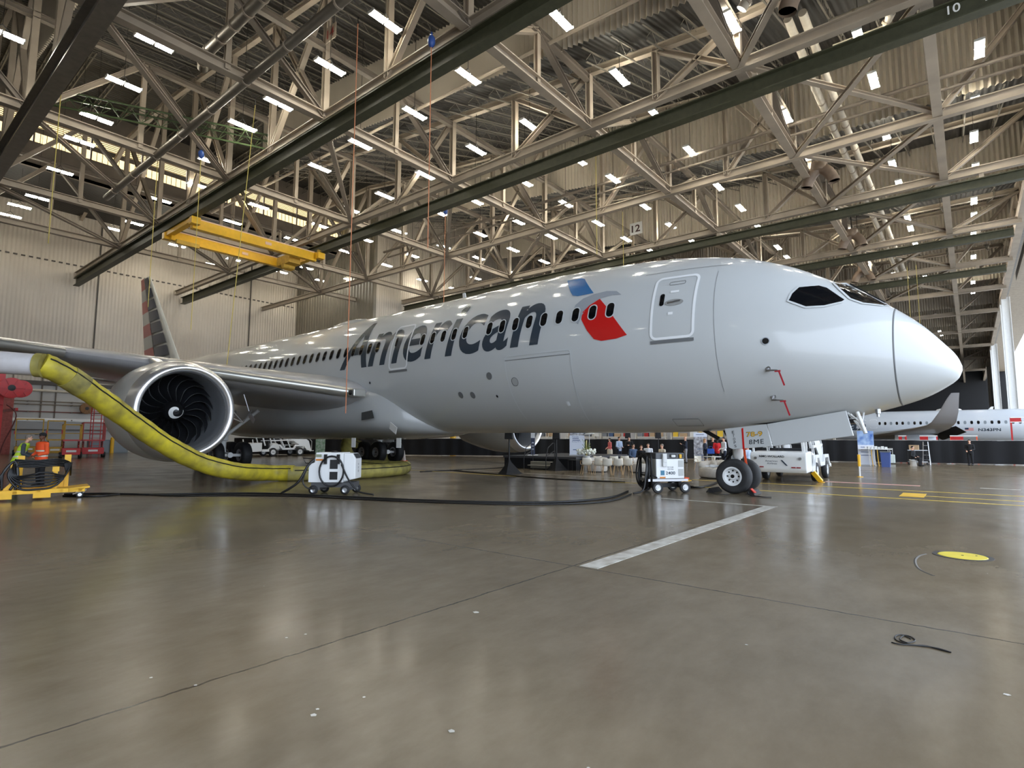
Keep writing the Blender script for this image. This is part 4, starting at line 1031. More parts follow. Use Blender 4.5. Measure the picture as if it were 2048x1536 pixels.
# ---------------------------------------------------------------- power cables on the floor
def cable(name, pxs, r, label, z=None, extra=()):
    P = [G(*p) for p in pxs]; P = [Vector((p.x, p.y, r)) for p in P]
    o = MB().tube(spline(P, 6), r, 8).build(name, cable_m, smooth=True); return tag(o, label, 'cable')
cable('power_cable', [(128, 991), (200, 989), (300, 991), (420, 989), (540, 989), (700, 996), (830, 1002), (960, 1006), (1080, 1007), (1160, 1004), (1225, 996), (1256, 984)], .028, 'thick black power cable stretched over the floor between the carts')
cable('power_cable', [(126, 993), (190, 994), (260, 989), (340, 993), (470, 992), (600, 994), (720, 1000), (860, 1006), (1000, 1010), (1110, 1010), (1190, 1007), (1235, 1000), (1262, 990)], .022, 'second black cable running beside the thick one')
cable('power_cable', [(840, 944), (900, 941), (1000, 936), (1060, 930)], .02, 'thin black cable running to the stage from the hose end')
cable('power_cable', [(900, 941), (1000, 950), (1100, 958), (1180, 962), (1250, 965)], .02, 'thin black cable crossing behind the second cart')
cable('power_cable', [(1380, 975), (1402, 976), (1430, 968), (1448, 955)], .03, 'black hose pair from the second cart to the nose wheel')
cable('power_cable', [(0, 1048), (60, 1030), (400, 993), (470, 990)], .006, 'hair-thin dark cord at the left') if False else None

# ---------------------------------------------------------------- carts
def castor(parent, p, r, m=black_rub, rim=alu, w=.06, name='castor'):
    t = MB().lathe([(r*.55, -w/2), (r*.9, -w/2), (r, -w*.25), (r, w*.25), (r*.9, w/2), (r*.55, w/2)], 20, AX('y', p), caps=False).build(name, m, parent, smooth=True, angle=50)
    MB().lathe([(.01, -w*.5), (r*.28, -w*.52), (r*.3, -w*.2), (r*.58, -w*.35), (r*.58, w*.35), (r*.3, w*.2), (r*.28, w*.52), (.01, w*.5)], 20, AX('y', p), caps=False).build('castor_rim', rim, t)
    return t
p = G(655, 990)
t = thing('power_cart', 'white ground power cart on black castors in front of the hose', 'cart', p+Vector((-.25, .35, 0)), math.radians(40))
MB().prism([(-.62, .34), (.36, .34), (.36, 1.18), (-.42, 1.18), (-.46, .90), (-.62, .84)], 'y', -.34, .34).build('cabinet', white_gl, t, bevel=.015)
MB().prism([(.365, .38), (.70, .44), (.70, 1.0), (.60, 1.16), (.365, 1.16)], 'y', -.34, .34).build('control_end', white_gl, t, bevel=.015)
MB().box((.655, 0, 1.08), (.02, .5, .16), Matrix.Rotation(-.55, 3, 'Y')).build('control_panel', mat('panel_black', rgb(40, 42, 44), .4), t)
MB().bb(-.02, .20, -.352, -.34, .72, .98).bb(-.02, .20, -.352, -.34, .42, .64).build('vent_grille', black_p, t)
MB().bb(-.42, -.26, -.352, -.34, 1.05, 1.13).build('green_label', mat('label_greenish', rgb(140, 145, 120), .5), t)
MB().bb(-.42, -.22, -.352, -.34, .95, 1.0).build('orange_label', mat('label_orange', rgb(210, 130, 50), .5), t)
for x in (-.14, .22): MB().bb(x-.04, x+.04, -.40, -.34, .86, 1.13).build('cable_bracket', dark_metal, t)
MB().bb(-.55, .66, -.3, .3, .2, .34).bb(-.5, -.3, -.3, .3, .12, .2).bb(.3, .55, -.3, .3, .12, .2).build('chassis', mat('chassis_grey', rgb(78, 78, 80), .5), t)
for x, y in ((-.48, -.3), (.42, -.32), (-.35, .3), (.58, .3)): castor(t, (x, y, .13), .13)
loop = [(.05+.34*math.cos(a), -.42, .66+.42*math.sin(a)) for a in [2*PI*k/28 for k in range(28)]]
MB().tube(loop, .025, 8, closed=True).build('cable_loop', cable_m, t, smooth=True)
MB().tube(spline([(.33, -.42, .85), (.55, -.5, .45), (.85, -.55, .12), (1.3, -.6, .03)], 8), .025, 8).build('cable_lead', cable_m, t, smooth=True)
MB().tube(spline([(-.45, -.3, 1.0), (-.62, -.42, .8), (-.85, -.5, .35), (-1.3, -.5, .05)], 8), .035, 8).tube(spline([(-.62, -.4, .8), (-.74, -.42, .4), (-.62, -.42, .2), (-.4, -.4, .17)], 8), .022, 8).build('cable_bundle', cable_m, t, smooth=True)
MB().tube([(-.45, -.3, 1.0), (-.8, -.3, 1.02), (-.72, -.3, .88), (-.48, -.3, .88)], .015, 6).build('tow_handle', black_p, t)
MB().lathe([(.1, 1.18), (.09, 1.21), (.02, 1.22)], 16).build('beacon', dark_metal, t)
flat_text('side_number', '8 4 6', mat('ink_grey', rgb(90, 95, 100), .5), Matrix(((0, 0, 1, .705), (0, 1, 0, -.06), (1, 0, 0, .62), (0, 0, 0, 1))), w=.26, h=.08, parent=t, bold=.01)

p = G(1322, 986)
t = thing('power_cart', 'white four-wheeled power cart numbered 2400 with black cables looped on its end', 'cart', p+Vector((-.05, .45, 0)), math.radians(50))
MB().bb(-.45, .45, -.33, .33, .42, 1.0).build('cabinet', white_gl, t, bevel=.02)
MB().bb(-.46, .46, -.335, .335, 1.0, 1.18).build('top_console', mat('console_grey', rgb(86, 88, 92), .4), t, bevel=.02)
MB().bb(-.02, .20, -.345, -.33, 1.04, 1.14).bb(.26, .42, -.345, -.33, 1.04, 1.14).build('console_recess', black_p, t)
MB().bb(.02, .16, -.39, -.345, 1.05, 1.12).build('white_gloves', white_p, t, bevel=.02)
MB().bb(.28, .36, -.38, -.345, 1.02, 1.14).build('yellow_plug', yellow_p, t, bevel=.02)
MB().bb(-.27, -.14, -.42, -.335, .78, 1.16).bb(-.25, -.16, -.43, -.42, .9, 1.1).build('cable_hook_box', mat('box_pale', rgb(215, 216, 214), .4), t, bevel=.01)
MB().bb(-.45, -.449, -.3, .3, .45, .98).build('end_panel', mat('end_panel_tan', rgb(150, 145, 132), .5), t)
for z in (.50, .76): MB().bb(.26, .42, -.34, -.33, z, z+.2).build('louvre_vent', mat('vent_pale', rgb(186, 188, 186), .5), t)
MB().bb(-.34, -.16, -.34, -.33, .43, .475).build('orange_label', MATS['label_orange'], t)
MB().bb(-.31, -.19, -.34, -.33, .52, .66).build('blue_sticker', mat('sticker_teal', rgb(60, 120, 150), .4), t)
flat_text('number_2400', '2400', mat('ink_navy', rgb(40, 55, 75), .5), Matrix(((1, 0, 0, -.15), (0, 0, -1, -.342), (0, 1, 0, .54), (0, 0, 0, 1))), w=.3, h=.09, parent=t, bold=.008)
flat_text('spec_text', 'GD CUBE', MATS['ink_grey'], Matrix(((1, 0, 0, -.1), (0, 0, -1, -.342), (0, 1, 0, .74), (0, 0, 0, 1))), w=.2, h=.035, parent=t)
flat_text('spec_text', '400V 90A', MATS['ink_grey'], Matrix(((1, 0, 0, -.1), (0, 0, -1, -.342), (0, 1, 0, .68), (0, 0, 0, 1))), w=.2, h=.035, parent=t)
MB().bb(-.72, .55, -.36, .36, .34, .41).build('deck', alu, t)
MB().beam((-.45, -.36, .16), (-.45, .36, .16), .06, .06).beam((.42, -.36, .16), (.42, .36, .16), .06, .06).beam((-.45, 0, .2), (.42, 0, .2), .08, .12).bb(-.5, -.4, -.1, .1, .16, .34).bb(.37, .47, -.1, .1, .16, .34).build('axle', dark_metal, t)
for x in (-.45, .42):
    for y in (-.4, .4): castor(t, (x, y, .165), .165, m=rubber_grey, rim=white_gl, w=.1, name='wheel')
MB().beam((.5, 0, .32), (.78, 0, .33), .05, .05).lathe([(.05, -.01), (.05, .01)], 12, Matrix.Translation((.8, 0, .33))).build('tow_eye', yellow_p, t)
MB().bb(.5, .62, -.3, .3, .4, .44).build('orange_reflector', orange_p, t)
fr = [(-.62, -.38, .2), (-.62, -.38, 1.05), (-.62, -.3, 1.15), (-.62, .3, 1.15), (-.62, .38, 1.05), (-.62, .38, .2)]
MB().tube(fr, .028, 8).tube([(-.62, -.38, .5), (-.62, .38, .5)], .022, 8).tube([(-.62, -.1, .5), (-.62, -.1, 1.1)], .02, 8).tube([(-.62, -.38, .55), (-.45, -.38, .45)], .02, 8).build('cable_rack', black_p, t, smooth=True)
for j, (dx, rr, hh) in enumerate(((-.68, .36, .52), (-.72, .33, .50), (-.77, .38, .47))):
    MB().tube([(dx+.015*math.sin(3*a), rr*math.cos(a), .62+.0+hh*math.sin(a)) for a in [2*PI*k/30 for k in range(30)]], .026, 8, closed=True).build('cable_loop', cable_m, t, smooth=True)
MB().tube(spline([(-.72, -.3, 1.1), (-.82, -.42, .6), (-.95, -.5, .12), (-1.3, -.6, .03)], 8), .026, 8).build('cable_lead', cable_m, t, smooth=True)

# yellow cable trolley at the left edge
t = thing('cable_trolley', 'low yellow steel trolley draped with thick black cables at the left edge', 'cart', Vector((-18.95, -13.75, 0)), math.radians(80))
fr = MB().bb(-1.0, .95, -.5, -.42, .16, .26).bb(-1.0, .95, .34, .42, .16, .26)
for x in (-.9, -.45, 0, .45, .85): fr.bb(x-.04, x+.04, -.5, .42, .17, .24)
fr.bb(-.9, -.5, -.52, -.5, .05, .2).bb(-.1, .25, -.52, -.5, .05, .2).bb(-.95, .6, -.45, .38, .24, .255)
fr.prism([(.6, .16), (1.05, .26), (1.05, .3), (.6, .26)], 'y', -.5, .42).build('base_frame', yellow_p, t)
for x, y, h in ((-.5, -.35, .95), (.32, -.3, 1.0), (.58, .3, 1.12), (-.38, .3, 1.1)):
    MB().beam((x, y, .24), (x+.0, y, h), .09, .09, up=(1,0,0)).prism([(x-.22, .24), (x, .24), (x, .5)], 'y', y-.02, y+.02).bb(x-.07, x+.07, y-.06, y+.06, h-.3, h).build('post', yellow_p, t)
for j in range(5):
    zc = .86+.04*j
    MB().tube(spline([(-.5, -.42+.02*j, zc), (-.1, -.45, zc-.03), (.32, -.4, zc), (.6, -.1, zc-.1), (.66, .25, zc-.3)], 8), .022, 8).build('cable', cable_m, t, smooth=True)
for j in range(6):
    r1_, dz = .42+.04*j, .02*j
    MB().tube(spline([(-.5, -.35-.03*j, .95), (-.60+.03*j, -.42, .62), (-.38+.05*j, -.5-.02*j, .30+.07*j), (.0, -.52-.02*j, .27+.085*j), (.3-.02*j, -.5-.02*j, .33+.07*j), (.52, -.4, .6), (.64-.03*j, -.25, .92)], 8), .024, 8).build('cable', cable_m, t, smooth=True)
for j in range(3):
    MB().tube(spline([(-.9+.1*j, -.4, .28), (-.7, -.42, .7), (-.5, -.4, .98), (-.42, -.42, .6), (-.55+.1*j, -.45, .27)], 8), .028, 8).build('cable', cable_m, t, smooth=True)
for x, y in ((.85, -.42), (.85, .35), (-.85, -.42), (-.85, .35)): castor(t, (x, y, .08), .08, rim=chrome)
MB().tube([(.7, -.45, .1), (.98, -.45, .2), (.9, -.4, .1)], .02, 6).build('brake_lever', chrome, t)

# ---------------------------------------------------------------- people
def capsule(mb, p0, p1, r0, r1, n=14):
    p0, p1 = Vector(p0), Vector(p1); d = (p1-p0); L = d.length; d = d/L
    P, R = [], []
    for k in range(4): a = PI/2*(1-k/4); P.append(p0-d*r0*math.sin(a)*.999); R.append(max(.001, r0*math.cos(a)))
    P += [p0, p1]; R += [r0, r1]
    for k in range(1, 5): a = PI/2*k/4; P.append(p1+d*r1*math.sin(a)*.999); R.append(max(.001, r1*math.cos(a)))
    mb.tube(P, R, n)
def fuse(mb, name, m, parent, voxel=.013, smooth=3):
    # overlapping volumes fused into one continuous skin
    o = mb.build(name, m); md = o.modifiers.new('fuse', 'REMESH'); md.mode = 'VOXEL'; md.voxel_size = voxel; md.use_smooth_shade = True
    sm = o.modifiers.new('relax', 'SMOOTH'); sm.iterations = smooth; sm.factor = .5
    bpy.context.view_layer.update()
    me2 = bpy.data.meshes.new_from_object(o.evaluated_get(bpy.context.evaluated_depsgraph_get()))
    old = o.data; bpy.data.objects.remove(o); bpy.data.meshes.remove(old)
    me2.materials.clear(); return link(name, me2, m, parent, smooth=True)
def person(label, loc, face, shirt, trousers, skin_=skin_a, hair=hair_d, h=1.74, sit=False, arms=None, female=False, bald=False, hair_len=0, sleeves=1, skirt=False, lean=0, shoes=black_p, vest=None, cap=None):
    t = thing('person', label, 'person', (loc[0], loc[1], loc[2] if len(loc) > 2 else 0), face)
    k = h/1.75; sw = .185 if not female else .16; z0 = .50 if sit else .90
    def V(x, y, z): return Vector((x*k, y*k, z*k))
    lx = lambda z: lean*(z-z0)
    prof = [(-.10, .150, .105), (.0, .165, .118), (.10, .152, .108), (.20, .135, .098), (.32, .155, .112), (.42, .172, .112), (.48, .165, .098), (.53, .11, .075), (.56, .06, .055)]
    if female: prof = [(-.10, .155, .11), (.0, .168, .118), (.10, .145, .102), (.20, .118, .088), (.32, .135, .112), (.42, .148, .105), (.48, .14, .088), (.53, .09, .065), (.56, .05, .045)]
    def torso(mb, z_lo, z_hi, inf):
        rows = []
        zs = [q[0] for q in prof]
        pts_ = [z_lo+(z_hi-z_lo)*i/10 for i in range(11)]
        for z in pts_:
            w = interp(z, zs, [q[1] for q in prof])+inf; d = interp(z, zs, [q[2] for q in prof])+inf
            rows.append([V(lx(z0+z)+d*math.cos(2*PI*j/20), w*math.sin(2*PI*j/20), z0+z) for j in range(21)])
        mb.grid(rows); mb.add(rows[0][:-1], [list(range(20))]); mb.add(rows[-1][:-1], [list(range(20))])
    arms = arms or {-1: ((.02, .05, -.28), (.07, .03, -.52)), 1: ((.02, .05, -.28), (.07, .03, -.52))}
    A_, Lg = {}, {}
    for s in (-1, 1):
        sh = V(lx(z0+.47), s*sw, z0+.46); A_[s] = (sh, sh+V(arms[s][0][0], s*arms[s][0][1], arms[s][0][2]), sh+V(arms[s][1][0], s*arms[s][1][1], arms[s][1][2]))
        hip = V(0, s*.088, z0-.02)
        Lg[s] = (hip, V(.42, s*.1, z0-.02), V(.40, s*.1, .09)) if sit else (hip, V(.012, s*.092, .49), V(-.02, s*.095, .09))
    hc = V(lx(z0+.70)+.015, 0, z0+.70)
    B = MB(); torso(B, -.10, .555, -.004)
    capsule(B, V(lx(z0+.5), 0, z0+.5), hc+V(-.012, 0, -.05), .056*k, .052*k)
    B.sphere(hc+V(-.008, 0, .015), (.092*k, .074*k, .098*k), 20, 14)           # cranium
    B.sphere(hc+V(.022, 0, -.048), (.060*k, .056*k, .062*k), 16, 10)          # jaw
    capsule(B, hc+V(.074, 0, .012), hc+V(.092, 0, -.022), .010*k, .014*k, 10)  # nose
    for s in (-1, 1):
        B.sphere(hc+V(-.005, s*.076, -.008), (.016*k, .010*k, .028*k), 10, 7)  # ears
        sh, e, w = A_[s]
        capsule(B, V(lx(z0+.46), s*.09, z0+.455), sh, .058*k, .056*k); capsule(B, sh, e, .050*k, .040*k); capsule(B, e, w, .040*k, .027*k)
        d = (w-e).normalized(); sd = Vector((0, 0, 1)).cross(d); sd = sd.normalized() if sd.length > .1 else Vector((1, 0, 0))
        if abs(sd.x) > .5 and sd.x < 0: sd = -sd
        nrm = d.cross(sd)
        capsule(B, w, w+d*.05*k, .025*k, .030*k); capsule(B, w+d*.045*k-sd*.018*k, w+d*.075*k-sd*.016*k, .019*k, .017*k); capsule(B, w+d*.045*k+sd*.018*k, w+d*.075*k+sd*.016*k, .019*k, .017*k)
        for off, L_ in ((-.033, .055), (-.011, .068), (.011, .072), (.033, .062)):
            b_ = w+d*.085*k+sd*off*k; c1 = b_+d*L_*.55*k+nrm*.008*s; c2 = c1+d*L_*.4*k+nrm*.022*s
            capsule(B, b_, c1, .0105*k, .0095*k, 8); capsule(B, c1, c2, .0095*k, .008*k, 8)
        capsule(B, w+d*.02*k+sd*.02*k*(-s if abs(sd.y) > .5 else 1), w+d*.055*k+sd*.058*k*(-s if abs(sd.y) > .5 else 1), .013*k, .010*k, 8)
        hip, kn, an = Lg[s]
        capsule(B, hip, kn, .085*k, .055*k); capsule(B, kn, an, .054*k, .036*k); capsule(B, an+V(-.02, 0, -.045), an+V(.11, s*.01, -.052), .028*k, .022*k)
    fuse(B, 'body', skin_, t, .011, 2)
    MB().sphere(hc+V(.078, .031, .012), .011*k, 8, 6).sphere(hc+V(.078, -.031, .012), .011*k, 8, 6).build('eyes', black_p, t)
    MB().sphere(hc+V(.080, 0, -.050), (.006, .024*k, .006), 8, 6).build('mouth', mat('lip', rgb(150, 80, 75), .5), t)
    if not bald:
        H = MB().sphere(hc+V(-.018, 0, .034), (.094*k, .083*k, .094*k), 18, 12)
        if female: H.sphere(hc+V(-.035, 0, -.01), (.075*k, .088*k, .10*k), 14, 10)
        if hair_len: H.sphere(hc+V(-.065, 0, -.06-hair_len*.35), (.045*k, .085*k, (.08+hair_len*.5)*k), 12, 8)
        fuse(H, 'hair', hair, t, .016, 2)
    if cap: MB().sphere(hc+V(-.008, 0, .06), (.102*k, .094*k, .07*k), 16, 8).bb(hc.x+.05, hc.x+.19*k, hc.y-.07, hc.y+.07, hc.z+.045, hc.z+.06).build('cap', cap, t, smooth=True, angle=40)
    C_ = MB(); torso(C_, -.13 if not skirt else -.03, .535, .014)
    for s in (-1, 1):
        sh, e, w = A_[s]; capsule(C_, V(lx(z0+.46), s*.09, z0+.455), sh, .074*k, .072*k)
        if sleeves == 1: capsule(C_, sh, e, .066*k, .056*k); capsule(C_, e, e.lerp(w, .88), .056*k, .043*k)
        else: capsule(C_, sh, sh.lerp(e, .75), .066*k, .062*k)
    fuse(C_, 'shirt', shirt, t, .014, 2)
    if vest is not None:
        v_ = MB(); torso(v_, -.12, .53, .032)
        for s in (-1, 1): capsule(v_, V(lx(z0+.46), s*.08, z0+.46), A_[s][0]*.9+V(0, 0, z0+.46)*.1, .086*k, .078*k)
        vo_ = fuse(v_, 'safety_vest', vest, t, .014, 2)
        st = MB()
        for z in (.06, .22): st.grid([[V(lx(z0+zz)+(interp(zz, [q[0] for q in prof], [q[2] for q in prof])+.036)*math.cos(2*PI*j/24), (interp(zz, [q[0] for q in prof], [q[1] for q in prof])+.036)*math.sin(2*PI*j/24), z0+zz) for j in range(25)] for zz in (z, z+.05)])
        st.build('reflective_stripe', mat('reflective_silver', rgb(215, 220, 200), .3), vo_, fix=False)
    if skirt:
        MB().lathe([(.165*k, z0*k+.03), (.195*k, z0*k-.08), (.19*k, z0*k-.45), (.185*k, z0*k-.50)], 24).build('skirt', trousers, t, smooth=True)
    else:
        T_ = MB(); torso(T_, -.10, .07, .008)
        for s in (-1, 1):
            hip, kn, an = Lg[s]; capsule(T_, hip, kn, .100*k, .070*k); capsule(T_, kn, an+V(0, 0, .0), .069*k, .054*k)
        fuse(T_, 'trousers', trousers, t, .015, 2)
    sh_ = MB()
    for s in (-1, 1):
        an = Lg[s][2]; sh_.sphere((an.x+.05*k, an.y, .05*k), (.155*k, .058*k, .052*k), 14, 8)
    sh_.build('shoes', shoes, t, smooth=True)
    return t
cl = lambda n, *c: mat('cloth_'+n, rgb(*c), .85, noise=.08)
down = {-1: ((.0, .05, -.28), (.06, .03, -.53)), 1: ((.0, .05, -.28), (.06, .03, -.53))}
bent = {-1: ((.0, .05, -.28), (.19, -.04, -.38)), 1: ((.0, .05, -.28), (.2, -.05, -.34))}
onebent = {-1: ((.0, .05, -.28), (.06, .03, -.53)), 1: ((.05, .07, -.27), (.25, -.04, -.16))}
crossed = {-1: ((.06, .06, -.26), (.22, -.14, -.22)), 1: ((.06, .06, -.26), (.2, -.14, -.2))}
def at(px, py, x=None): return G(px, py)
toc = lambda p: math.atan2(CAMPOS.y-p[1], CAMPOS.x-p[0])
p = G(78, 974)
person('worker in an orange safety vest and dark cap standing behind the yellow cable trolley', p, toc(p)-1.0, cl('orange_sleeve', 245, 95, 45), cl('black', 24, 24, 28), skin_b, hair_d, 1.76, arms=bent, vest=mat('hi_vis_orange', rgb(255, 92, 40), .6), cap=cl('capblack', 30, 30, 32))
p = G(30, 972)
person('grey-haired worker in a lime green vest bending forward at the far left', p, toc(p)+1.4, cl('greyshirt', 70, 78, 84), cl('black', 24, 24, 28), skin_a, mat('hair_grey', rgb(130, 120, 110), .6), 1.70, arms=bent, vest=mat('hi_vis_lime', rgb(205, 240, 60), .6), lean=.35)
navy = cl('navy', 30, 36, 52)
people = [
 ((1220, 924), 'woman in a coral top and cream skirt at the left of the standing group', dict(face=-2.2, shirt=cl('coral', 235, 125, 125), trousers=cl('cream', 226, 216, 196), female=True, hair=hair_d, hair_len=.1, skirt=True, arms=bent, h=1.66)),
 ((1239, 925), 'man in a pale blue shirt and dark trousers looking down at a paper', dict(face=-.4, shirt=cl('paleblue', 185, 202, 228), trousers=navy, arms=bent, h=1.74)),
 ((1259, 926), 'person in a black top with folded arms beside the man in pale blue', dict(face=-1.3, shirt=cl('black', 24, 24, 28), trousers=cl('black', 24, 24, 28), arms=crossed, h=1.74)),
 ((1372, 926), 'bald man in a dark navy blazer standing alone before the black drape', dict(face=-2.6, shirt=navy, trousers=cl('greytrouser', 150, 150, 155), bald=True, arms=onebent, h=1.78)),
 ((1411, 932), 'woman in navy holding a blue bag near the tall banner', dict(face=.2, shirt=navy, trousers=navy, female=True, hair=mat('hair_blond', rgb(170, 130, 85), .6), hair_len=.1, arms=bent, h=1.64)),
 ((1435, 932), 'woman in a bright red top with her back to the camera', dict(face=2.2, shirt=cl('red', 220, 40, 45), trousers=cl('black', 24, 24, 28), female=True, hair=hair_d, hair_len=.16, arms=bent, h=1.66)),
 ((1427, 929), 'fair-haired woman facing the woman in red', dict(face=-1.4, shirt=cl('black', 24, 24, 28), trousers=cl('black', 24, 24, 28), female=True, hair=mat('hair_blond', rgb(170, 130, 85), .6), h=1.72)),
 ((1449, 933), 'man in a white shirt standing beside the woman in red', dict(face=-2.4, shirt=cl('white', 225, 228, 234), trousers=navy, arms=bent, h=1.74)),
 ((1267, 936), 'seated man in a slate blue shirt below the person in black', dict(face=-.6, shirt=cl('slate', 78, 98, 128), trousers=navy, sit=True, arms=bent)),
 ((1283, 938), 'small seated person with brown hair behind the black cable loops', dict(face=-1.2, shirt=cl('black', 24, 24, 28), trousers=navy, sit=True, hair=hair_b, h=1.66)),
 ((1297, 933), 'seated man in a white shirt behind the numbered cart', dict(face=-1.3, shirt=cl('white', 225, 228, 234), trousers=navy, sit=True, h=1.78)),
 ((1325, 936), 'seated person whose head shows above the numbered cart', dict(face=-2.0, shirt=cl('cream', 226, 216, 196), trousers=navy, sit=True, hair=mat('hair_grey', rgb(130, 120, 110), .6))),
 ((1468, 938), 'seated person in a pale shirt seen just behind the nose wheel strut', dict(face=.3, shirt=cl('paleblue', 185, 202, 228), trousers=navy, sit=True, h=1.75)),
 ((1497, 940), 'seated person in light blue right of the nose wheel strut', dict(face=2.8, shirt=cl('paleblue', 185, 202, 228), trousers=cl('greytrouser', 150, 150, 155), sit=True, h=1.75)),
 ((1942, 931), 'person in dark clothes standing against the black drape at right', dict(face=-1.8, shirt=cl('black', 24, 24, 28), trousers=cl('black', 24, 24, 28), arms=bent, h=1.62)),
 ((1827, 932), 'seated person in black hunched by the equipment cart', dict(face=-.4, shirt=cl('black', 24, 24, 28), trousers=cl('black', 24, 24, 28), sit=True, arms=bent, h=1.6))]
for (px, py), lab, kw in people:
    p = G(px, py); face = kw.pop('face'); sit = kw.get('sit')
    person(lab, p, face, kw.pop('shirt'), kw.pop('trousers'), **kw)
    if sit:
        s_ = thing('stool', 'low white stool under the ' + lab.split(' ', 1)[1][:60].rsplit(' ', 1)[0] if False else 'low pale stool carrying the ' + ' '.join(lab.split()[:7]), 'stool', p, face)
        MB().lathe([(.2, .33), (.21, .36), (.2, .385)], 20).build('seat', white_p, s_); MB().lathe([(.18, 0), (.14, .33)], 20).build('base', mat('stool_base', rgb(190, 184, 174), .6), s_)
p = G(1411, 932)
t = thing('tote_bag', 'blue tote bag held by the woman in navy', 'bag', p+Vector((.38, -.12, .72)), .3)
MB().bb(-.2, .2, -.06, .06, 0, .3).build('body', cl('blue', 55, 95, 185), t, bevel=.03); MB().tube(spline([(-.1, 0, .3), (-.08, 0, .42), (.08, 0, .42), (.1, 0, .3)], 5), .01, 6).build('handle', MATS['cloth_blue'], t)
# ---------------------------------------------------------------- chairs, sofas, stage
shell_m = mat('ivory_shell', rgb(232, 226, 212), .45)
def chair(label):
    t = thing('shell_chair', label, 'chair')
    rows = []
    for i in range(9):
        u = i/8; row = []
        for j in range(9):
            v = (j/8-.5)*2
            if u < .4: x = .22-.44*(u/.4); z = .46+.02*v*v
            else: q = (u-.4)/.6; x = -.22-.06*q+.06*v*v*q; z = .46+.36*q
            w = .235*(1-.12*max(0, u-.7)/.3)
            row.append((x+(.05*v*v if u > .4 else 0), v*w, z+(.06*v*v*(1 if .25 < u < .6 else .4))))
        rows.append(row)
    s = MB().grid(rows).build('shell', shell_m, t, smooth=True, fix=False); sd = s.modifiers.new('thick', 'SOLIDIFY'); sd.thickness = .025
    MB().lathe([(.07, -.004), (.07, .004)], 20, Matrix.Translation((-.245, 0, .56)) @ Matrix.Rotation(PI/2, 4, 'Y') @ Matrix.Diagonal((.5, 1.3, 1, 1))).build('back_slot', mat('slot_shadow', rgb(120, 112, 100), .6), t)
    for x in (-.2, .2):
        for y in (-.2, .2): MB().tube([(x*.8, y*.8, .45), (x*1.15, y*1.15, 0)], [.018, .012], 8).build('leg', gold_m, t)
    for y in (-.25, .25): MB().tube(spline([(-.2, y, .66), (.05, y*1.05, .67), (.16, y*1.02, .62), (.17, y*.9, .46)], 5), .014, 6).build('armrest', gold_m, t)
    return t
cps = [((1172, 948), 'nearest row, leftmost beside the stage', 2.35), ((1197, 949), 'nearest row, second from the stage', 2.3), ((1214, 950), 'nearest row, third from the stage', 2.2), ((1236, 950), 'nearest row, fourth from the stage', 2.15), ((1256, 949), 'nearest row, half behind the black cable loops', 2.0),
       ((1194, 942), 'second row behind the flower stand', 2.3), ((1228, 942), 'second row behind the nearest middle chairs', 2.1), ((1250, 941), 'second row at the right end', 2.0),
       ((1518, 942), 'right of the nose wheel strut at the table', -2.4), ((1400, 941), 'white lounge group, left one behind the round sofa', -.6), ((1421, 941), 'white lounge group, right one behind the round sofa', -2.6)]
c0 = None
for (px, py), lab, rz in cps:
    p = G(px, py); L_ = 'ivory shell chair with pale wooden legs, ' + lab
    if c0 is None: c0 = chair(L_); c0.scale = (.88, .88, .88); c0.location = p; c0.rotation_euler = (0, 0, rz); c0['group'] = 'ivory chairs by the stage'
    else: dup(c0, p, rz, L_, 'ivory chairs by the stage')
boucle = mat('boucle_pale_grey', rgb(214, 208, 200), .9, noise=.08, scale=9, bump=.4, bscale=30)
def round_sofa(p, r, label, rz=0, cush=True):
    t = thing('round_sofa', label, 'sofa', p, rz)
    MB().lathe([(r*.93, .04), (r, .1), (r*1.0, .38), (r*.96, .42), (.02, .42)], 40).build('seat_base', boucle, t, smooth=True, angle=50)
    pr_ = []
    for k in range(19):
        a = PI*(.0+1.15*k/18)-.2
        pr_.append((r*.86*math.cos(a), r*.86*math.sin(a), .56-.06*abs(k-9)/9))
    MB().tube(spline(pr_, 2), .15, 12).build('backrest', boucle, t, smooth=True)
    MB().lathe([(r*.9, 0), (r*.9, .05)], 30).build('plinth', dark_metal, t)
    if cush:
        for k, a in enumerate((.5, 1.3, 2.2)):
            MB().sphere((r*.55*math.cos(a), r*.55*math.sin(a), .54), (.2, .12, .16), 12, 8, Matrix.Rotation(a, 4, 'Z')).build('cushion', white_p if k % 2 else boucle, t, smooth=True)
round_sofa((-8.0, 6.0, 0), .85, 'round pale boucle sofa with cushions left of the nose wheel', .3)
round_sofa((-14.0, 6.3, 0), .5, 'low round pale pouf under the nearest ivory chairs', 0, False)
round_sofa((-12.2, 7.3, 0), .5, 'low round pale pouf behind the black cable loops', 0, False)
t = thing('cafe_table', 'white round table crowded by chairs behind the round sofa', 'table', G(1425, 944))
MB().lathe([(.02, .72), (.42, .72), (.42, .75), (.02, .75)], 30).build('tabletop', white_p, t); MB().lathe([(.22, 0), (.05, .03), (.035, .72)], 16).build('pedestal', white_p, t)
t = thing('ladder_chair_frame', 'dark thin-legged side table left of the nearest ivory chair', 'table', G(1148, 942))
MB().bb(-.25, .25, -.2, .2, .52, .545).build('tabletop', dark_metal, t)
for x in (-.23, .23):
    for y in (-.18, .18): MB().beam((x, y, 0), (x, y, .52), .02, .02).build('leg', dark_metal, t)
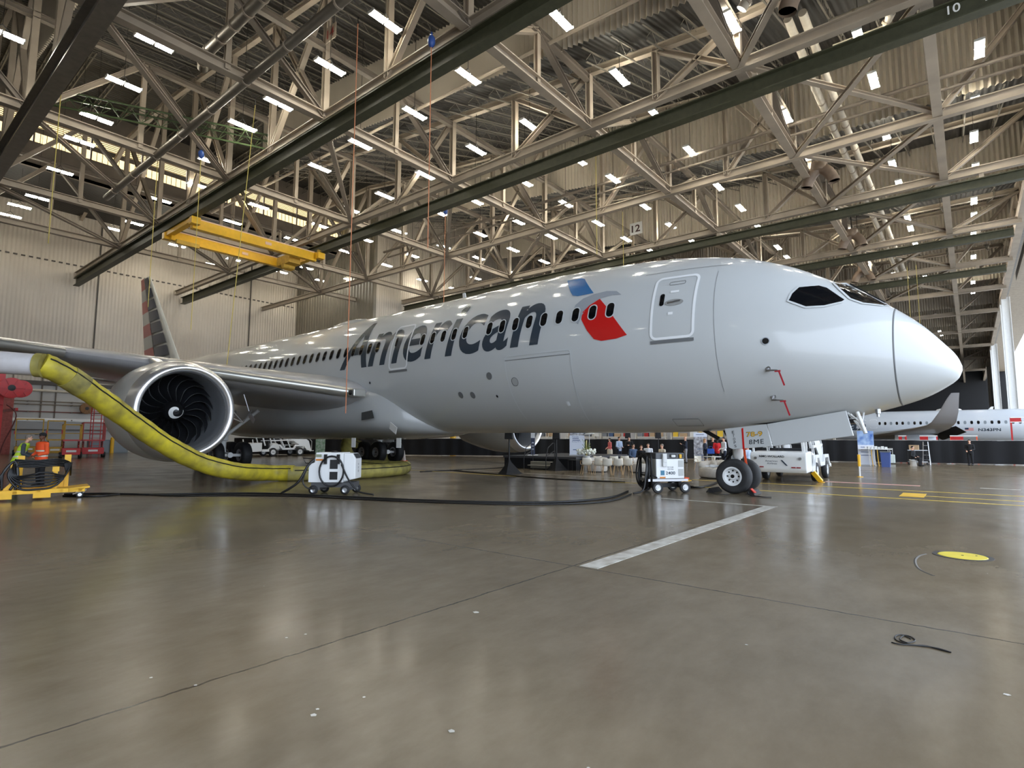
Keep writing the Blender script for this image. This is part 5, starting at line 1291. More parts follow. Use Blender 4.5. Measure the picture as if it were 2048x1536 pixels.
# stage
t = thing('stage_platform', 'low black stage platform behind the speaker stand', 'stage', (-17.6, 9.4, 0), math.radians(4))
MB().bb(-2.4, 2.1, -3.1, 3.2, .55, .66).build('stage_deck', mat('stage_deck_grey', rgb(62, 62, 66), .6), t)
MB().bb(-2.35, 2.05, -3.05, 3.15, .0, .55).build('skirt', fabric_blk, t)
t = thing('stage_steps', 'two portable stage steps with thin black handrails', 'stairs', (-17.1, 5.75, 0), math.radians(4))
for i in range(2): MB().bb(-.6, .6, -.1+.28*i, .18+.28*i, .2+.17*i, .24+.17*i).build('tread', mat('step_tread', rgb(150, 145, 130), .6), t)
MB().bb(-.6, .6, .17, .19, .06, .36).build('riser', mat('step_riser', rgb(120, 116, 104), .6), t)
for s in (-.66, .66): MB().tube([(s, -.35, 0), (s, -.35, .6), (s, -.15, 1.12), (s, .3, 1.35), (s, .5, 1.35), (s, .5, 0)], .022, 8).tube([(s, -.3, .72), (s, .48, .95)], .018, 6).build('handrail', black_p, t)
def flat_panel(t, w, z0, z1, m, name='panel', th=.03): return MB().bb(-w/2, w/2, -th/2, th/2, z0, z1).build(name, m, t)
def banner(name, label, p, rz, w, z0, z1, top, bottom, lines, split, extra=None, txt=None):
    t = thing(name, label, 'banner', p, rz)
    flat_panel(t, w, z0, split, bottom, 'lower_print'); flat_panel(t, w, split, z1, top, 'upper_print')
    for k, (lz, lw, lx_) in enumerate(lines): MB().bb(-w/2+lx_, -w/2+lx_+lw, -.018, -.0155, lz, lz+.035).build('text_line', mat('print_blue_ink', rgb(60, 85, 130), .6), t)
    MB().bb(-w/2-.02, w/2+.02, -.1, .1, z0-.06, z0).build('base', alu, t)
    return t
pic1 = mat('print_aircraft_photo', rgb(215, 216, 222), .5, col2=rgb(95, 92, 100), scale=6)
pic2 = mat('print_sky_photo', rgb(60, 105, 190), .5, col2=rgb(190, 215, 240), scale=2.5)
pw = mat('print_white', rgb(222, 228, 242), .5)
rz = math.radians(36)
b1 = banner('stage_banner', 'white printed banner with a photo on top standing on the stage', (-16.65, 8.7, .66), rz, .82, .06, 1.7, pic1, pw, [(.92, .35, .15), (.82, .42, .15), (.30, .3, .18)], 1.1)
flat_text('banner_text', 'Boeing 787-9', MATS['print_blue_ink'], Matrix(((1, 0, 0, -.27), (0, 0, -1, -.019), (0, 1, 0, .72), (0, 0, 0, 1))), w=.46, h=.06, parent=b1)
flat_text('banner_text', 'Premium', MATS['print_blue_ink'], Matrix(((1, 0, 0, -.27), (0, 0, -1, -.019), (0, 1, 0, 1.0), (0, 0, 0, 1))), w=.34, h=.06, parent=b1)
banner('rollup_banner', 'tall narrow roll-up banner in front of the drape behind the woman in navy', G(1402, 926), math.radians(22), .85, .06, 2.0, pw, pic1, [(1.85, .5, .15), (.9, .5, .2), (.5, .5, .2)], 1.72)
banner('rollup_banner', 'blue-topped roll-up banner beside the table of boxes at right', G(1730, 932)+Vector((0, .8, 0)), math.radians(5), .85, .06, 2.1, pic2, pw, [(1.1, .5, .15), (.95, .5, .15), (.8, .4, .15), (.6, .5, .15)], 1.25)
banner('rollup_banner', 'small blue and green banner beside the far stair truck', G(640, 911), math.radians(55), .8, .06, 2.1, mat('print_blue', rgb(60, 120, 200), .5), mat('print_green_photo', rgb(185, 195, 190), .5, col2=rgb(80, 130, 90), scale=5), [(1.75, .5, .15)], 1.6)
t = thing('totem_sign', 'thin navy and white totem sign at the left of the stage', 'sign', (-18.7, 7.4, .66), rz)
MB().bb(-.11, .11, -.03, .03, .03, .95).build('dark_half', mat('totem_navy', rgb(52, 60, 84), .5), t); MB().bb(-.11, .11, -.03, .03, .95, 1.65).build('pale_half', mat('totem_white', rgb(210, 212, 214), .5, noise=.2, scale=9), t)
MB().bb(-.28, .28, -.18, .18, 0, .03).build('foot', white_p, t)
for k in range(3): MB().bb(-.05, .05, -.036, -.03, .3+.17*k, .38+.17*k).build('printed_glyph', pw, t)
# loudspeakers
def speaker(p, label, skirt=True, h=1.55):
    t = thing('loudspeaker', label, 'speaker', p, math.radians(30))
    MB().tube([(0, 0, .0), (0, 0, h)], .03, 10).build('pole', black_p, t)
    MB().prism([(-.19, h), (.19, h), (.16, h+.62), (-.16, h+.62)], 'y', -.17, .17).build('cabinet', black_p, t, bevel=.03)
    MB().bb(-.14, .14, -.18, -.172, h+.05, h+.57).build('grille', dark_metal, t)
    if skirt:
        MB().lathe([(.66, .0), (.5, .12), (.12, .52), (.045, .66), (.035, h)], 3, Matrix.Rotation(.5, 4, 'Z')).build('cloth_skirt', fabric_blk, t)
    else:
        for a in (0, 2.1, 4.2): MB().tube([(0, 0, .55), (.5*math.cos(a), .5*math.sin(a), 0)], .015, 6).build('leg', black_p, t)
speaker(G(1018, 948), 'black loudspeaker on a pole with a black tent-like skirt left of the stage')
speaker(G(1113, 941), 'black loudspeaker with a skirted stand right of the stage steps')
speaker(G(1245, 926)+Vector((0, .8, 0)), 'black loudspeaker on a stand behind the coral and pale blue couple', False, 1.6)
speaker(G(1307, 926)+Vector((0, .8, 0)), 'black loudspeaker on a stand in front of the middle of the drape', False, 1.6)
# flower arrangement
t = thing('flower_arrangement', 'tall white flower arrangement in a slim gold vase behind the ivory chairs', 'flowers', (-15.2, 7.3, 0))
MB().lathe([(.18, 0), (.18, .7), (.04, .72)], 20).build('pedestal', white_p, t)
MB().lathe([(.03, .72), (.05, .8), (.025, 1.2), (.03, 1.5)], 12).build('vase', mat('pale_gold', rgb(205, 190, 130), .3, metal=.6), t)
lv = MB()
for k in range(26):
    a = random.random()*6.28; L_ = .25+.5*random.random(); lv.tube(spline([(0, 0, .85), (.12*math.cos(a), .12*math.sin(a), .85+L_*.7), (.22*math.cos(a), .22*math.sin(a), .85+L_)], 3), .008, 4)
lv.build('stems', mat('stem_green', rgb(120, 135, 70), .6), t)
fl_ = MB()
for k in range(70):
    a = random.random()*6.28; r = .5*math.sqrt(random.random()); fl_.sphere((r*math.cos(a), r*math.sin(a), .86+.22*random.random()-.12*r), .045+.03*random.random(), 8, 6)
tag(fl_.build('blossoms', mat('petal_white', rgb(240, 242, 232), .6), t, smooth=True), kind='stuff')
fo = MB()
for k in range(60):
    a = random.random()*6.28; r = .45*math.sqrt(random.random()); z = .78+.2*random.random(); d = Vector((math.cos(a), math.sin(a), .2))
    c = Vector((r*math.cos(a), r*math.sin(a), z)); s_ = d.cross(Vector((0, 0, 1))).normalized()*.025
    fo.add([c-d*.07, c+s_, c+d*.09, c-s_], [(0, 1, 2, 3)])
tag(fo.build('foliage', mat('leaf_green', rgb(70, 100, 62), .6), t, fix=False), kind='stuff')
t = thing('model_airplane', 'small display model airplane on a stand left of the flowers', 'model', (-16.0, 8.9, .66), .3)
MB().tube([(0, 0, 0), (0, 0, 1.15)], .015, 6).lathe([(.12, 0), (.12, .02)], 16).build('stand', alu, t)
MB().tube([(-.3, 0, 1.15), (-.2, 0, 1.17), (.2, 0, 1.2), (.3, 0, 1.2)], [.015, .04, .04, .012], 10).build('fuselage', white_p, t, smooth=True)
MB().prism([(-.08, -.3), (-.02, -.3), (.1, 0), (-.02, .3), (-.08, .3), (-.03, 0)], 'z', 1.165, 1.18).build('wing', white_p, t); MB().prism([(-.3, 1.17), (-.2, 1.17), (-.27, 1.33), (-.32, 1.33)], 'y', -.006, .006).build('tail_fin', navy_m, t)
# black drape
DR = [(-53, 6.8), (-46, 11.6), (-40, 15.9), (-33, 19.7), (-27.2, 22.6), (-20.6, 24.3), (-14, 26.0), (-7.5, 27.7), (-1.1, 29.4), (3.8, 30.2)]
where = ['farthest left, behind the stair truck', 'behind the far main wheels', 'left of the far engine', 'behind the far engine', 'behind the stage', 'behind the coral and blue couple', 'behind the seated people', 'behind the nose wheel', 'right of the table of boxes', 'at the right edge']
for i in range(len(DR)-1):
    a, b = Vector((*DR[i], 0)), Vector((*DR[i+1], 0)); L = (b-a).length; ang = math.atan2(b.y-a.y, b.x-a.x)
    t = thing('drape_panel', 'black cloth crowd drape ' + where[i], 'drape', a, ang)
    n = int(L*8); r0, r1_ = [], []
    for k in range(n+1):
        x = L*k/n; y = .05*math.sin(x*5+.7*math.sin(x*1.3)) if x < L*.96 else 0
        r0.append((x, y*1.5, .06)); r1_.append((x, y*.4, 1.52+.01*math.sin(x*2)))
    MB().grid([r0, r1_]).build('cloth', fabric_blk, t, smooth=True, fix=False)
    MB().tube([(0, .02, 1.54), (L, .02, 1.54)], .02, 6).build('top_rail', alu, t)
    for x in (0.05, L*.5): MB().tube([(x, .06, 0), (x, .06, 1.56)], .02, 6).bb(x-.22, x+.22, -.14, .26, 0, .015).build('post', alu, t)
# storage racks and boxes behind the drape
box_ms = [mat('carton', rgb(180, 150, 115), .7), mat('crate_white', rgb(215, 212, 205), .6), mat('crate_grey', rgb(120, 122, 126), .6), mat('crate_red', rgb(170, 45, 42), .6), mat('crate_blue', rgb(70, 90, 125), .6), mat('crate_yellow', rgb(225, 185, 50), .6)]
bn = ['tan carton', 'white crate', 'grey crate', 'red crate', 'blue crate', 'yellow crate']
rk = None; bcount = 0
pos = [(-41.5, 20.5), (-38.5, 22.2), (-35.5, 24), (-32, 25.6), (-28, 27.2), (-25, 28.2), (-22, 29.2), (-19, 30), (-16, 30.8), (-12.6, 31.6), (-46, 17.5), (-49, 15.2), (-9.5, 32.5)]
for i, (x, y) in enumerate(pos):
    lab = 'white steel storage rack behind the drape, number %d along the row' % (i+1)
    if rk is None:
        rk = t = thing('storage_rack', '', 'rack', (x, y, 0), .3)
        for px_ in (-1.3, 1.3):
            for py_ in (-.4, .4): MB().beam((px_, py_, 0), (px_, py_, 2.9), .07, .07, up=(1,0,0)).build('post', pipe_white, t)
        for z in (.3, 1.1, 1.7, 2.5): MB().bb(-1.33, 1.33, -.43, .43, z, z+.06).build('shelf', pipe_white, t)
    else: t = dup(rk, (x, y, 0), .3)
    rank = sorted(q_[0] for q_ in pos).index(x); tag(t, '%s white steel storage rack from the left, showing above the drape' % nth(rank).capitalize(), 'rack', 'storage racks behind the drape'); nb = 0
    xx = -1.15
    while xx < 1.1:
        w = .3+.35*random.random(); hgt = .25+.45*random.random(); k = random.choice([0, 1, 1, 2, 2, 3, 4, 5, 0])
        for zz in (1.76,):
            o = MB().box((0, 0, hgt/2), (w, .6, hgt)).build('storage_box', box_ms[k], bevel=.015)
            o.location = Vector((x, y, zz)) + Matrix.Rotation(.3, 3, 'Z') @ Vector((xx+w/2, 0, 0)); o.rotation_euler = (0, 0, .3)
            tag(o, '%s, %s from the left on the %s rack behind the drape' % (bn[k], nth(nb), nth(rank)), 'box', bn[k]+'s on the racks behind the drape'); nb += 1
        xx += w+.08+.25*random.random()
# ---------------------------------------------------------------- stair trucks
def stair_truck(label, loc, rz, lettering):
    t = thing('stair_truck', label, 'vehicle', loc, rz)
    wp = white_gl
    # hood / front body: front faces local -y
    MB().prism([(-1.2, .38), (-1.28, .5), (-1.30, 1.0), (-1.22, 1.12), (-.2, 1.15), (-.2, .42)], 'x', -.95, .95).build('front_body', wp, t, bevel=.04)
    MB().bb(-.95, .95, -.2, .9, .40, .50).bb(-.95, -.9, -.2, .3, .5, .9).build('cab_floor', wp, t)
    MB().bb(-.9, .85, .35, .45, .5, 1.25).build('cab_bulkhead', mat('cab_dark', rgb(40, 42, 46), .6), t)
    s_ = MB().bb(-.6, -.1, -.05, .35, .7, .82).bb(-.6, -.1, .28, .38, .8, 1.2).build('driver_seat', black_p, t, bevel=.03)
    MB().tube([(-.35+.19*math.cos(a), -.22+.05*math.sin(a), 1.25+.17*math.sin(a)) for a in [2*PI*k/20 for k in range(20)]], .014, 6, closed=True).build('steering_wheel', black_p, t)
    MB().bb(.35, .9, .5, 1.3, .5, 1.0).sphere((.5, .95, 1.0), (.35, .4, .14), 16, 8).build('engine_cover', wp, t, smooth=True, angle=40)
    fr = MB()
    for s in (-.92, .92):
        fr.prism([(-.2, .42), (.35, .42), (.45, .75), (.75, .88), (1.25, .88), (1.55, .55), (2.6, .55), (2.75, .85), (3.5, .85), (3.75, .5), (4.2, .42), (4.2, .55), (3.85, .62), (3.6, .98), (2.65, .98), (2.5, .7), (1.65, .7), (1.35, 1.0), (.65, 1.0), (.3, .6), (-.2, .6)], 'x', s-.05, s+.05)
    fr.bb(-.9, .9, 4.05, 4.25, .4, .55).bb(-.5, .5, 4.2, 4.7, .38, .46).build('chassis_frame', wp, t)
    MB().bb(-.9, .9, .6, 4.0, .5, .6).build('deck', dark_metal, t)
    for s in (-.88, .88):
        for y in (.75, 3.15):
            wheel(t, (s, y, .36), .36, .22, .2, m=rubber_grey, rimm=white_gl, axis='x', n=28)
    # staircase rising toward the front
    st = [(4.35, .45), (-1.7, 4.0)]
    def sp(u): return (st[0][0]+(st[1][0]-st[0][0])*u, st[0][1]+(st[1][1]-st[0][1])*u)
    for s in (-.62, .62):
        a, b = sp(0), sp(1)
        MB().beam((s, a[0], a[1]), (s, b[0], b[1]), .06, .24, up=(0, .5, 1)).build('stringer', wp, t)
        MB().prism([(a[0], a[1]+.1), (b[0], b[1]+.1), (b[0], b[1]+1.0), (a[0]-.25, a[1]+.85)], 'x', s-.02, s+.02).build('side_panel', wp, t)
        MB().tube([(s, a[0]+.05, a[1]+.15), (s, a[0]+.05, a[1]+.8), (s, a[0]-.35, a[1]+1.2), (s, b[0], b[1]+1.15)], .025, 8).build('handrail', wp, t)
        MB().beam((s, .2, .9), (s, -.6, 3.2), .09, .09).beam((s, .75, .95), (s, .2, 2.85), .09, .09).beam((s, 1.9, .7), (s, 1.1, 2.3), .08, .08).beam((s, 2.4, .7), (s, 1.9, 1.8), .08, .08).build('lift_arm', wp, t)
        MB().beam((s*1.4, .5, 1.3), (s*1.4, 2.6, 1.38), .08, .08).build('service_rail', wp, t)
        MB().beam((s*1.45, -.95, 1.1), (s*1.45, -1.0, 1.42), .07, .07).build('front_post', wp, t)
    tr = MB()
    for k in range(17):
        y, z = sp((k+.5)/17); tr.bb(-.6, .6, y-.14, y+.14, z, z+.03)
    tr.build('stair_treads', mat('tread_grey', rgb(96, 98, 100), .6), t)
    MB().bb(-.62, .62, -2.9, -1.6, 3.98, 4.06).build('top_platform', wp, t)
    for s in (-.75, .75): MB().lathe([(.05, -.02), (.05, .02)], 12, AX('y', (s, -1.32, .9))).build('headlight', alu, t)
    if lettering:
        My = lambda x, z: Matrix(((1, 0, 0, x), (0, 0, -1, -1.31), (0, 1, 0, z), (0, 0, 0, 1)))
        flat_text('maker_lettering', 'NMC-WOLLARD', ink, My(-.62, .93), w=.85, h=.075, parent=t, bold=.03)
        flat_text('owner_lettering', 'American', MATS['ink_navy'], My(-.42, .77), w=.42, h=.06, parent=t)
        flat_text('owner_lettering', 'Airlines', MATS['ink_navy'], My(-.36, .68), w=.34, h=.06, parent=t)
        MB().add([(.1, -1.312, .84), (.16, -1.312, .84), (.34, -1.312, .64), (.28, -1.312, .64)], [(0, 1, 2, 3)]).build('eagle_mark', MATS['ink_navy'], t)
        for x in (-.85, -.62, .45, .62): MB().bb(x, x+.14, -1.315, -1.3, .56, .6).build('marker_light', mat('marker_red', rgb(150, 30, 35), .4), t)
        MB().bb(.5, .9, -.3, -.2, .45, .62).build('step_box', alu, t)
    return t
stair_truck('white boarding stair truck lettered NMC-WOLLARD behind the nose wheel', (-5.5, 5.95, 0), math.radians(2), True)
stair_truck('distant white boarding stair truck seen under the wing', (-46.4, 5.9, 0), math.radians(-2), False)
t = thing('stabiliser_jack', 'yellow stabiliser jack foot by the front wheel of the near stair truck', 'jack', (-4.35, 6.2, 0))
MB().lathe([(.12, 0), (.12, .02), (.03, .03)], 16).beam((0, 0, .02), (-.25, -.1, .38), .12, .16, up=(1,0,0)).build('arm', yellow_p, t, bevel=.02)
p = G(1720, 954)
t = thing('stabiliser_jack', 'white and yellow jack post at the rear of the near stair truck', 'jack', p)
MB().lathe([(.12, 0), (.12, .02), (.03, .03)], 16).build('foot', yellow_p, t); MB().tube([(0, 0, .02), (0, 0, .5)], .03, 8).build('screw', white_p, t); MB().tube([(0, 0, .45), (0, 0, .95)], .055, 12).build('sleeve', yellow_p, t)
# ---------------------------------------------------------------- right-hand props
t = thing('supply_table', 'white-topped folding table on yellow-white legs loaded with small boxes', 'table', G(1752, 932)+Vector((0, .3, 0)), math.radians(5))
MB().bb(-.85, .85, -.38, .38, .98, 1.02).build('tabletop', white_p, t)
for i, x in enumerate((-.35, -.22, -.08, .08)): MB().tube(spline([(x, -.3, .98), (x+.02, -.3, .4), (x+.06, -.36, 0)], 5), .022, 8).build('leg', yellow_p if i % 2 else white_p, t)
for x in (-.7, .7): MB().beam((x, .3, 0), (x, .3, .98), .03, .03, up=(1,0,0)).build('leg', white_p, t)
q = G(1752, 932)+Vector((0, .3, 0))
for k in range(7):
    o = MB().box((0, 0, .08), (.13, .16, .16 if k % 2 else .12)).build('small_box', white_p, bevel=.008); o.location = q+Vector((-.5+.17*k, .03-.04*(k % 3), 1.02))
    if not k % 2: o.location.z -= .02
    tag(o, '%s small white box from the left on the supply table' % nth(k).capitalize(), 'box', 'small white boxes on the supply table')
t = thing('suitcase', 'white upright suitcase with raised handle in front of the drape', 'suitcase', G(1782, 928), math.radians(10))
MB().bb(-.24, .24, -.13, .13, .05, .62).build('shell', mat('suitcase_mint', rgb(214, 226, 222), .4), t, bevel=.05)
MB().tube([(-.12, 0, .6), (-.12, 0, 1.02), (.12, 0, 1.02), (.12, 0, .6)], .014, 6).build('pull_handle', white_p, t)
for x in (-.18, .18): MB().lathe([(.035, -.02), (.035, .02)], 10, AX('y', (x, 0, .035))).build('caster', black_p, t)
t = thing('storage_bin', 'blue bin beside the yellow-white table legs', 'bin', G(1768, 934)+Vector((.1, .1, 0)))
MB().prism([(-.2, 0), (.2, 0), (.24, .85), (-.24, .85)], 'y', -.2, .2).build('tub', mat('bin_blue', rgb(70, 90, 150), .5), t); MB().bb(-.26, .26, -.24, .24, .85, .9).build('lid', mat('bin_grey', rgb(120, 124, 132), .5), t)
t = thing('equipment_cart', 'grey two-shelf cart with tan box and laptop at right', 'cart', G(1838, 930), math.radians(8))
MB().bb(-.55, .45, -.28, .28, .9, .94).bb(-.55, .45, -.28, .28, .18, .22).build('shelf', alu, t)
for x in (-.53, .43):
    for y in (-.26, .26): MB().beam((x, y, .08), (x, y, .94), .03, .03, up=(1,0,0)).lathe([(.05, -.02), (.05, .02)], 10, AX('y', (x, y, .05))).build('leg', dark_metal, t)
o = MB().bb(-.25, .25, -.18, .18, 0, .3).build('carton', box_ms[0], bevel=.01); o.location = G(1838, 930)+Vector((-.2, 0, .94)); tag(o, 'tan carton on the grey equipment cart', 'box')
t = thing('step_ladder', 'thin grey step ladder leaning behind the equipment cart', 'ladder', G(1853, 930)+Vector((0, .5, 0)))
for x in (-.2, .2): MB().beam((x, -.3, 0), (x*.6, 0, 1.45), .04, .02).beam((x, .3, 0), (x*.6, 0, 1.45), .04, .02).build('rail', alu, t)
for k in range(4): MB().bb(-.18+.015*k, .18-.015*k, -.29+.07*k, -.2+.07*k, .3+.3*k, .32+.3*k).build('step', alu, t)
t = thing('traffic_cone', 'tall thin orange and white cone at the end of the olive hose', 'cone', G(808, 922))
MB().lathe([(.13, .03), (.03, .72), (.01, .73)], 20).build('cone', mat('cone_white', rgb(240, 225, 215), .5), t); MB().bb(-.18, .18, -.18, .18, 0, .03).build('base', orange_p, t)
MB().lathe([(.085, .28), (.065, .42)], 20, caps=False).build('orange_band', orange_p, t)
t = thing('bollard', 'squat yellow bollard cap showing behind the drape under the fuselage', 'bollard', (-37.0, 19.4, 0))
MB().lathe([(.28, 0), (.28, 2.0), (.2, 2.15), (.02, 2.2)], 20).build('post', yellow_p, t, smooth=True, angle=40)
# red and white work stands behind the right-hand drape
for i, (px, w, lab) in enumerate(((1806, .5, 'small red stand top left of the wing flap'), (1858, 1.1, 'red railed stand top under the wing flap'), (1928, 1.6, 'red and white railed stand below the aircraft registration'), (2046, 1.2, 'tall red and white stand at the right edge'))):
    b_ = un(px, 884, 'y', 36.0); t = thing('work_stand', lab, 'stand', (b_.x, 36.0, 0))
    hh = 1.9 if i < 3 else 3.2
    MB().bb(-w/2, w/2, -.4, .4, 1.3, 1.42).build('platform', red_p, t)
    for x in (-w/2+.05, w/2-.05):
        for y in (-.37, .37): MB().beam((x, y, 0), (x, y, hh), .07, .07, up=(1,0,0)).build('post', red_p if i != 2 else orange_p, t)
    MB().bb(-w/2, w/2, -.42, -.38, hh-.08, hh).bb(-w/2, w/2, -.42, -.38, hh-.4, hh-.34).build('rail', white_p, t)
    MB().bb(-w/2+.05, -.02, -.41, -.39, hh-.36, hh-.06).build('red_panel', red_p, t)
# ---------------------------------------------------------------- ropes from the roof
rope_y = mat('rope_yellow', rgb(200, 180, 90), .6); rope_o = mat('rope_orange', rgb(205, 130, 90), .6)
ropes = [((-26.5, -5.1, 18.0), dep(453, 737, 26), rope_y, 'yellow fall-arrest rope slanting down to the wing root, brightest of the ropes', 0),
 ((-33.0, -5.0, 18.0), (-33.0, -5.0, 7.5), rope_y, 'thin tan rope hanging left of the yellow crane, right one', 1),
 ((-37.0, -5.9, 18.0), (-37.0, -5.9, 9.2), rope_y, 'thin tan rope hanging over the tail fin', 0),
 ((-32.5, -11.5, 18.0), (-32.5, -11.5, 10.5), rope_y, 'thin tan rope with a hook at the upper left', 0),
 ((-16.0, -3.0, 18.0), (-16.0, -3.0, 9.0), rope_o, 'orange rope below the blue reel at the top centre', 1),
 ((-17.9, -5.2, 18.0), (-17.9, -5.2, 2.5), rope_o, 'long orange rope reaching down past the wing root', 0),
 ((-15.8, 9.6, 18.0), (-15.8, 9.6, 12.0), rope_y, 'short yellow rope above the blue symbol', 0),
 ((-18.6, 18.1, 18.0), (-18.6, 18.1, 12.5), rope_y, 'short yellow rope in front of the ribbed band', 0),
 ((-28.0, 9.4, 18.0), (-27.2, 8.6, 9.5), rope_o, 'orange rope above the front lettering', 1),
 ((-3.0, 46.7, 18.0), (-3.0, 46.7, 5.5), rope_y, 'yellow rope hanging far off beyond the nose', 0),
 ((-3.7, 46.7, 18.0), (-3.7, 46.7, 9.5), rope_y, 'second yellow rope hanging far off beyond the nose', 0)]
for a, b, m, lab, reel in ropes:
    a, b = Vector(a), Vector(b); t = thing('hanging_rope', lab, 'rope', a)
    MB().tube([Vector((0, 0, 0)), b-a], .018, 6).build('line', m, t)
    MB().beam((0, 0, 0), (0, 0, .3), .03, .03).build('shackle', dark_metal, t)
    if reel: MB().sphere((0, 0, -.35), (.16, .16, .26), 14, 10).bb(-.03, .03, -.03, .03, -.15, .05).build('blue_reel', mat('reel_blue', rgb(50, 85, 160), .4), t, smooth=True)
# ---------------------------------------------------------------- left wall fittings
def wy(px, z=None): return un(px, 860, 'x', XW+1)
for i, (za, r, m, lab) in enumerate(((6.05, .12, pipe_white, 'pale pipe high on the white lower wall'), (5.0, .05, steel_dark, 'thin dark conduit on the lower wall, upper one'), (4.7, .05, steel_dark, 'thin dark conduit on the lower wall, lower one'), (4.0, .05, mat('pipe_maroon', rgb(110, 60, 58), .5), 'maroon pipe on the lower wall'), (3.2, .2, white_p, 'fat bright white pipe along the foot of the wall'))):
    t = thing('wall_pipe', lab, 'pipe', (XW+.4, 0, za))
    MB().tube([(0, -30, 0), (0, 3.0, 0)], r, 10).build('run', m, t, smooth=True)
    q = MB()
    for k in range(10): q.bb(-.4, r, -29+k*3.4-.06, -29+k*3.4+.06, -.06, .06)
    q.build('bracket', steel_dark, t)
for y, lab in ((-6.4, 'first'), (-4.2, 'second'), (-3.1, 'third')):
    tag(MB().tube([(XW+.1, y, 3.3), (XW+.1, y, 8.5)], .06, 8).build('drop_conduit', steel_dark), 'dark vertical conduit on the left wall, %s from the left' % lab, 'pipe')
t = thing('wall_duct', 'long grey ledge duct under the fat white pipe on the left wall', 'duct', (XW+.5, -14, 2.3))
MB().bb(-.4, .5, -16, 17, 0, .7).build('casing', mat('ledge_grey', rgb(150, 150, 150), .5), t)
def reel(p, r, w, m, label):
    t = thing('hose_reel', label, 'reel', p)
    MB().lathe([(.08, -w), (r*.6, -w), (r, -w*.9), (r, -w*.7), (r*.72, -w*.6), (r*.72, w*.6), (r, w*.7), (r, w*.9), (r*.6, w), (.08, w)], 36, AX('x')).build('drum', m, t, smooth=True, angle=30)
    MB().lathe([(r*.3, w), (r*.3, w*1.15), (.05, w*1.2)], 24, AX('x')).build('hub', dark_metal, t)
    q = MB()
    for k in range(6):
        a = PI*k/3; q.beam((w*1.02, 0, 0), (w*1.02, r*.9*math.cos(a), r*.9*math.sin(a)), .05, .05)
    q.build('spoke', m, t); return t
rp_ = un(22, 776, 'x', -40.0); R1 = reel(rp_, .55, .2, red_p, 'large glossy red hose reel at the left edge, front one')
rp2 = un(42, 778, 'x', -43.0); R2 = reel(rp2, .5, .2, red_p, 'red hose reel just behind the large front one')
t = thing('reel_tower', 'slender red steel post carrying the red hose reels', 'post', (rp_.x-.6, rp_.y-.3, 0))
MB().bb(-.12, .12, -.12, .12, 0, 5.9).bb(-3.2, .3, -.08, .08, rp_.z-.9, rp_.z-.75).bb(-3.2, .3, .6, .72, rp_.z-1.2, rp_.z-1.05).build('mast', red_p, t)
MB().tube(spline([(.5, .2, rp_.z-.9), (.7, .6, rp_.z-1.5), (.5, .2, rp_.z-3), (.4, .1, .5)], 6), .03, 6).build('hose_tail', mat('hose_maroon', rgb(95, 40, 40), .5), t)
t = thing('brick_pier', 'red brick pier behind the hose reels at the left edge', 'pier', un(2, 905, 'x', XW+2.5)*1)
t.location.z = 0
MB().bb(-.8, .8, -1.4, .45, 0, 5.6).build('masonry', mat('red_brick', rgb(150, 78, 72), .7, noise=.2, scale=6), t)
rb = un(173, 817, 'x', XW+.8); reel(rb, .55, .2, mat('reel_brown', rgb(120, 82, 38), .5), 'rusty brown hose reel fixed to the left wall')
# scissor lifts, ground equipment on the left
def lift(px, py, label, body, rail_m, w=1.1, h=2.3):
    p = G(px, py); t = thing('scissor_lift', label, 'lift', p, math.radians(-10))
    MB().bb(-.9, .9, -w/2, w/2, .25, .75).build('base', body, t, bevel=.03)
    for x in (-.7, .7):
        for y in (-w/2-.03, w/2+.03): castor(t, (x, y, .22), .22, rim=white_p, w=.16, name='wheel')
    q = MB()
    for k in range(3):
        z = .78+.16*k
        for y in (-w/2+.1, w/2-.1): q.beam((-.75, y, z), (.75, y, z+.14), .06, .05).beam((-.75, y, z+.14), (.75, y, z), .06, .05)
    q.build('scissor_arms', body, t)
    MB().bb(-1, 1, -w/2, w/2, 1.28, 1.38).build('platform', body, t)
    r = MB()
    for z in (1.85, h):
        for y in (-w/2, w/2): r.beam((-1, y, z), (1, y, z), .05, .05)
        for x in (-1, 1): r.beam((x, -w/2, z), (x, w/2, z), .05, .05)
    for x in (-1, -.33, .33, 1):
        for y in (-w/2, w/2): r.beam((x, y, 1.38), (x, y, h), .05, .05, up=(1,0,0))
    r.build('guard_rail', rail_m, t)
    MB().box((.8, -w/2-.05, 1.95), (.35, .1, .3)).build('control_box', red_p, t)
    MB().bb(.905, .91, -.3, .3, .45, .6).build('white_label', white_p, t)
lift(140, 916, 'red scissor lift with yellow guard rails near the left wall, left one', red_p, yellow_dk, h=2.5)
lift(183, 914, 'red scissor lift with a red mast of rails, next to the engine cowl', red_p, mat('red_rail', rgb(165, 50, 45), .5), w=1.4, h=2.7)
lift(108, 912, 'yellow scissor lift partly behind the orange-vested worker', yellow_dk, yellow_dk, h=2.9)
lift(55, 910, 'yellow work platform behind the lime-vested worker', yellow_dk, yellow_dk, w=1.8, h=3.1)
t = thing('mobile_stairs', 'tall red caged stair tower against the left wall', 'stairs', un(190, 908, 'z', 0))
for x in (-.4, .4):
    for y in (-.4, .4): MB().beam((x, y, 0), (x, y, 4.6), .06, .06, up=(1,0,0)).build('post', red_p, t)
q = MB()
for k in range(12): q.bb(-.42, .42, -.42, -.38, .4+.35*k, .44+.35*k).bb(.38, .42, -.42, .42, .4+.35*k, .44+.35*k)
q.build('rungs', red_p, t)
t = thing('bollard', 'plain yellow bollard by the left wall beside the engine cowl', 'bollard', G(223, 906))
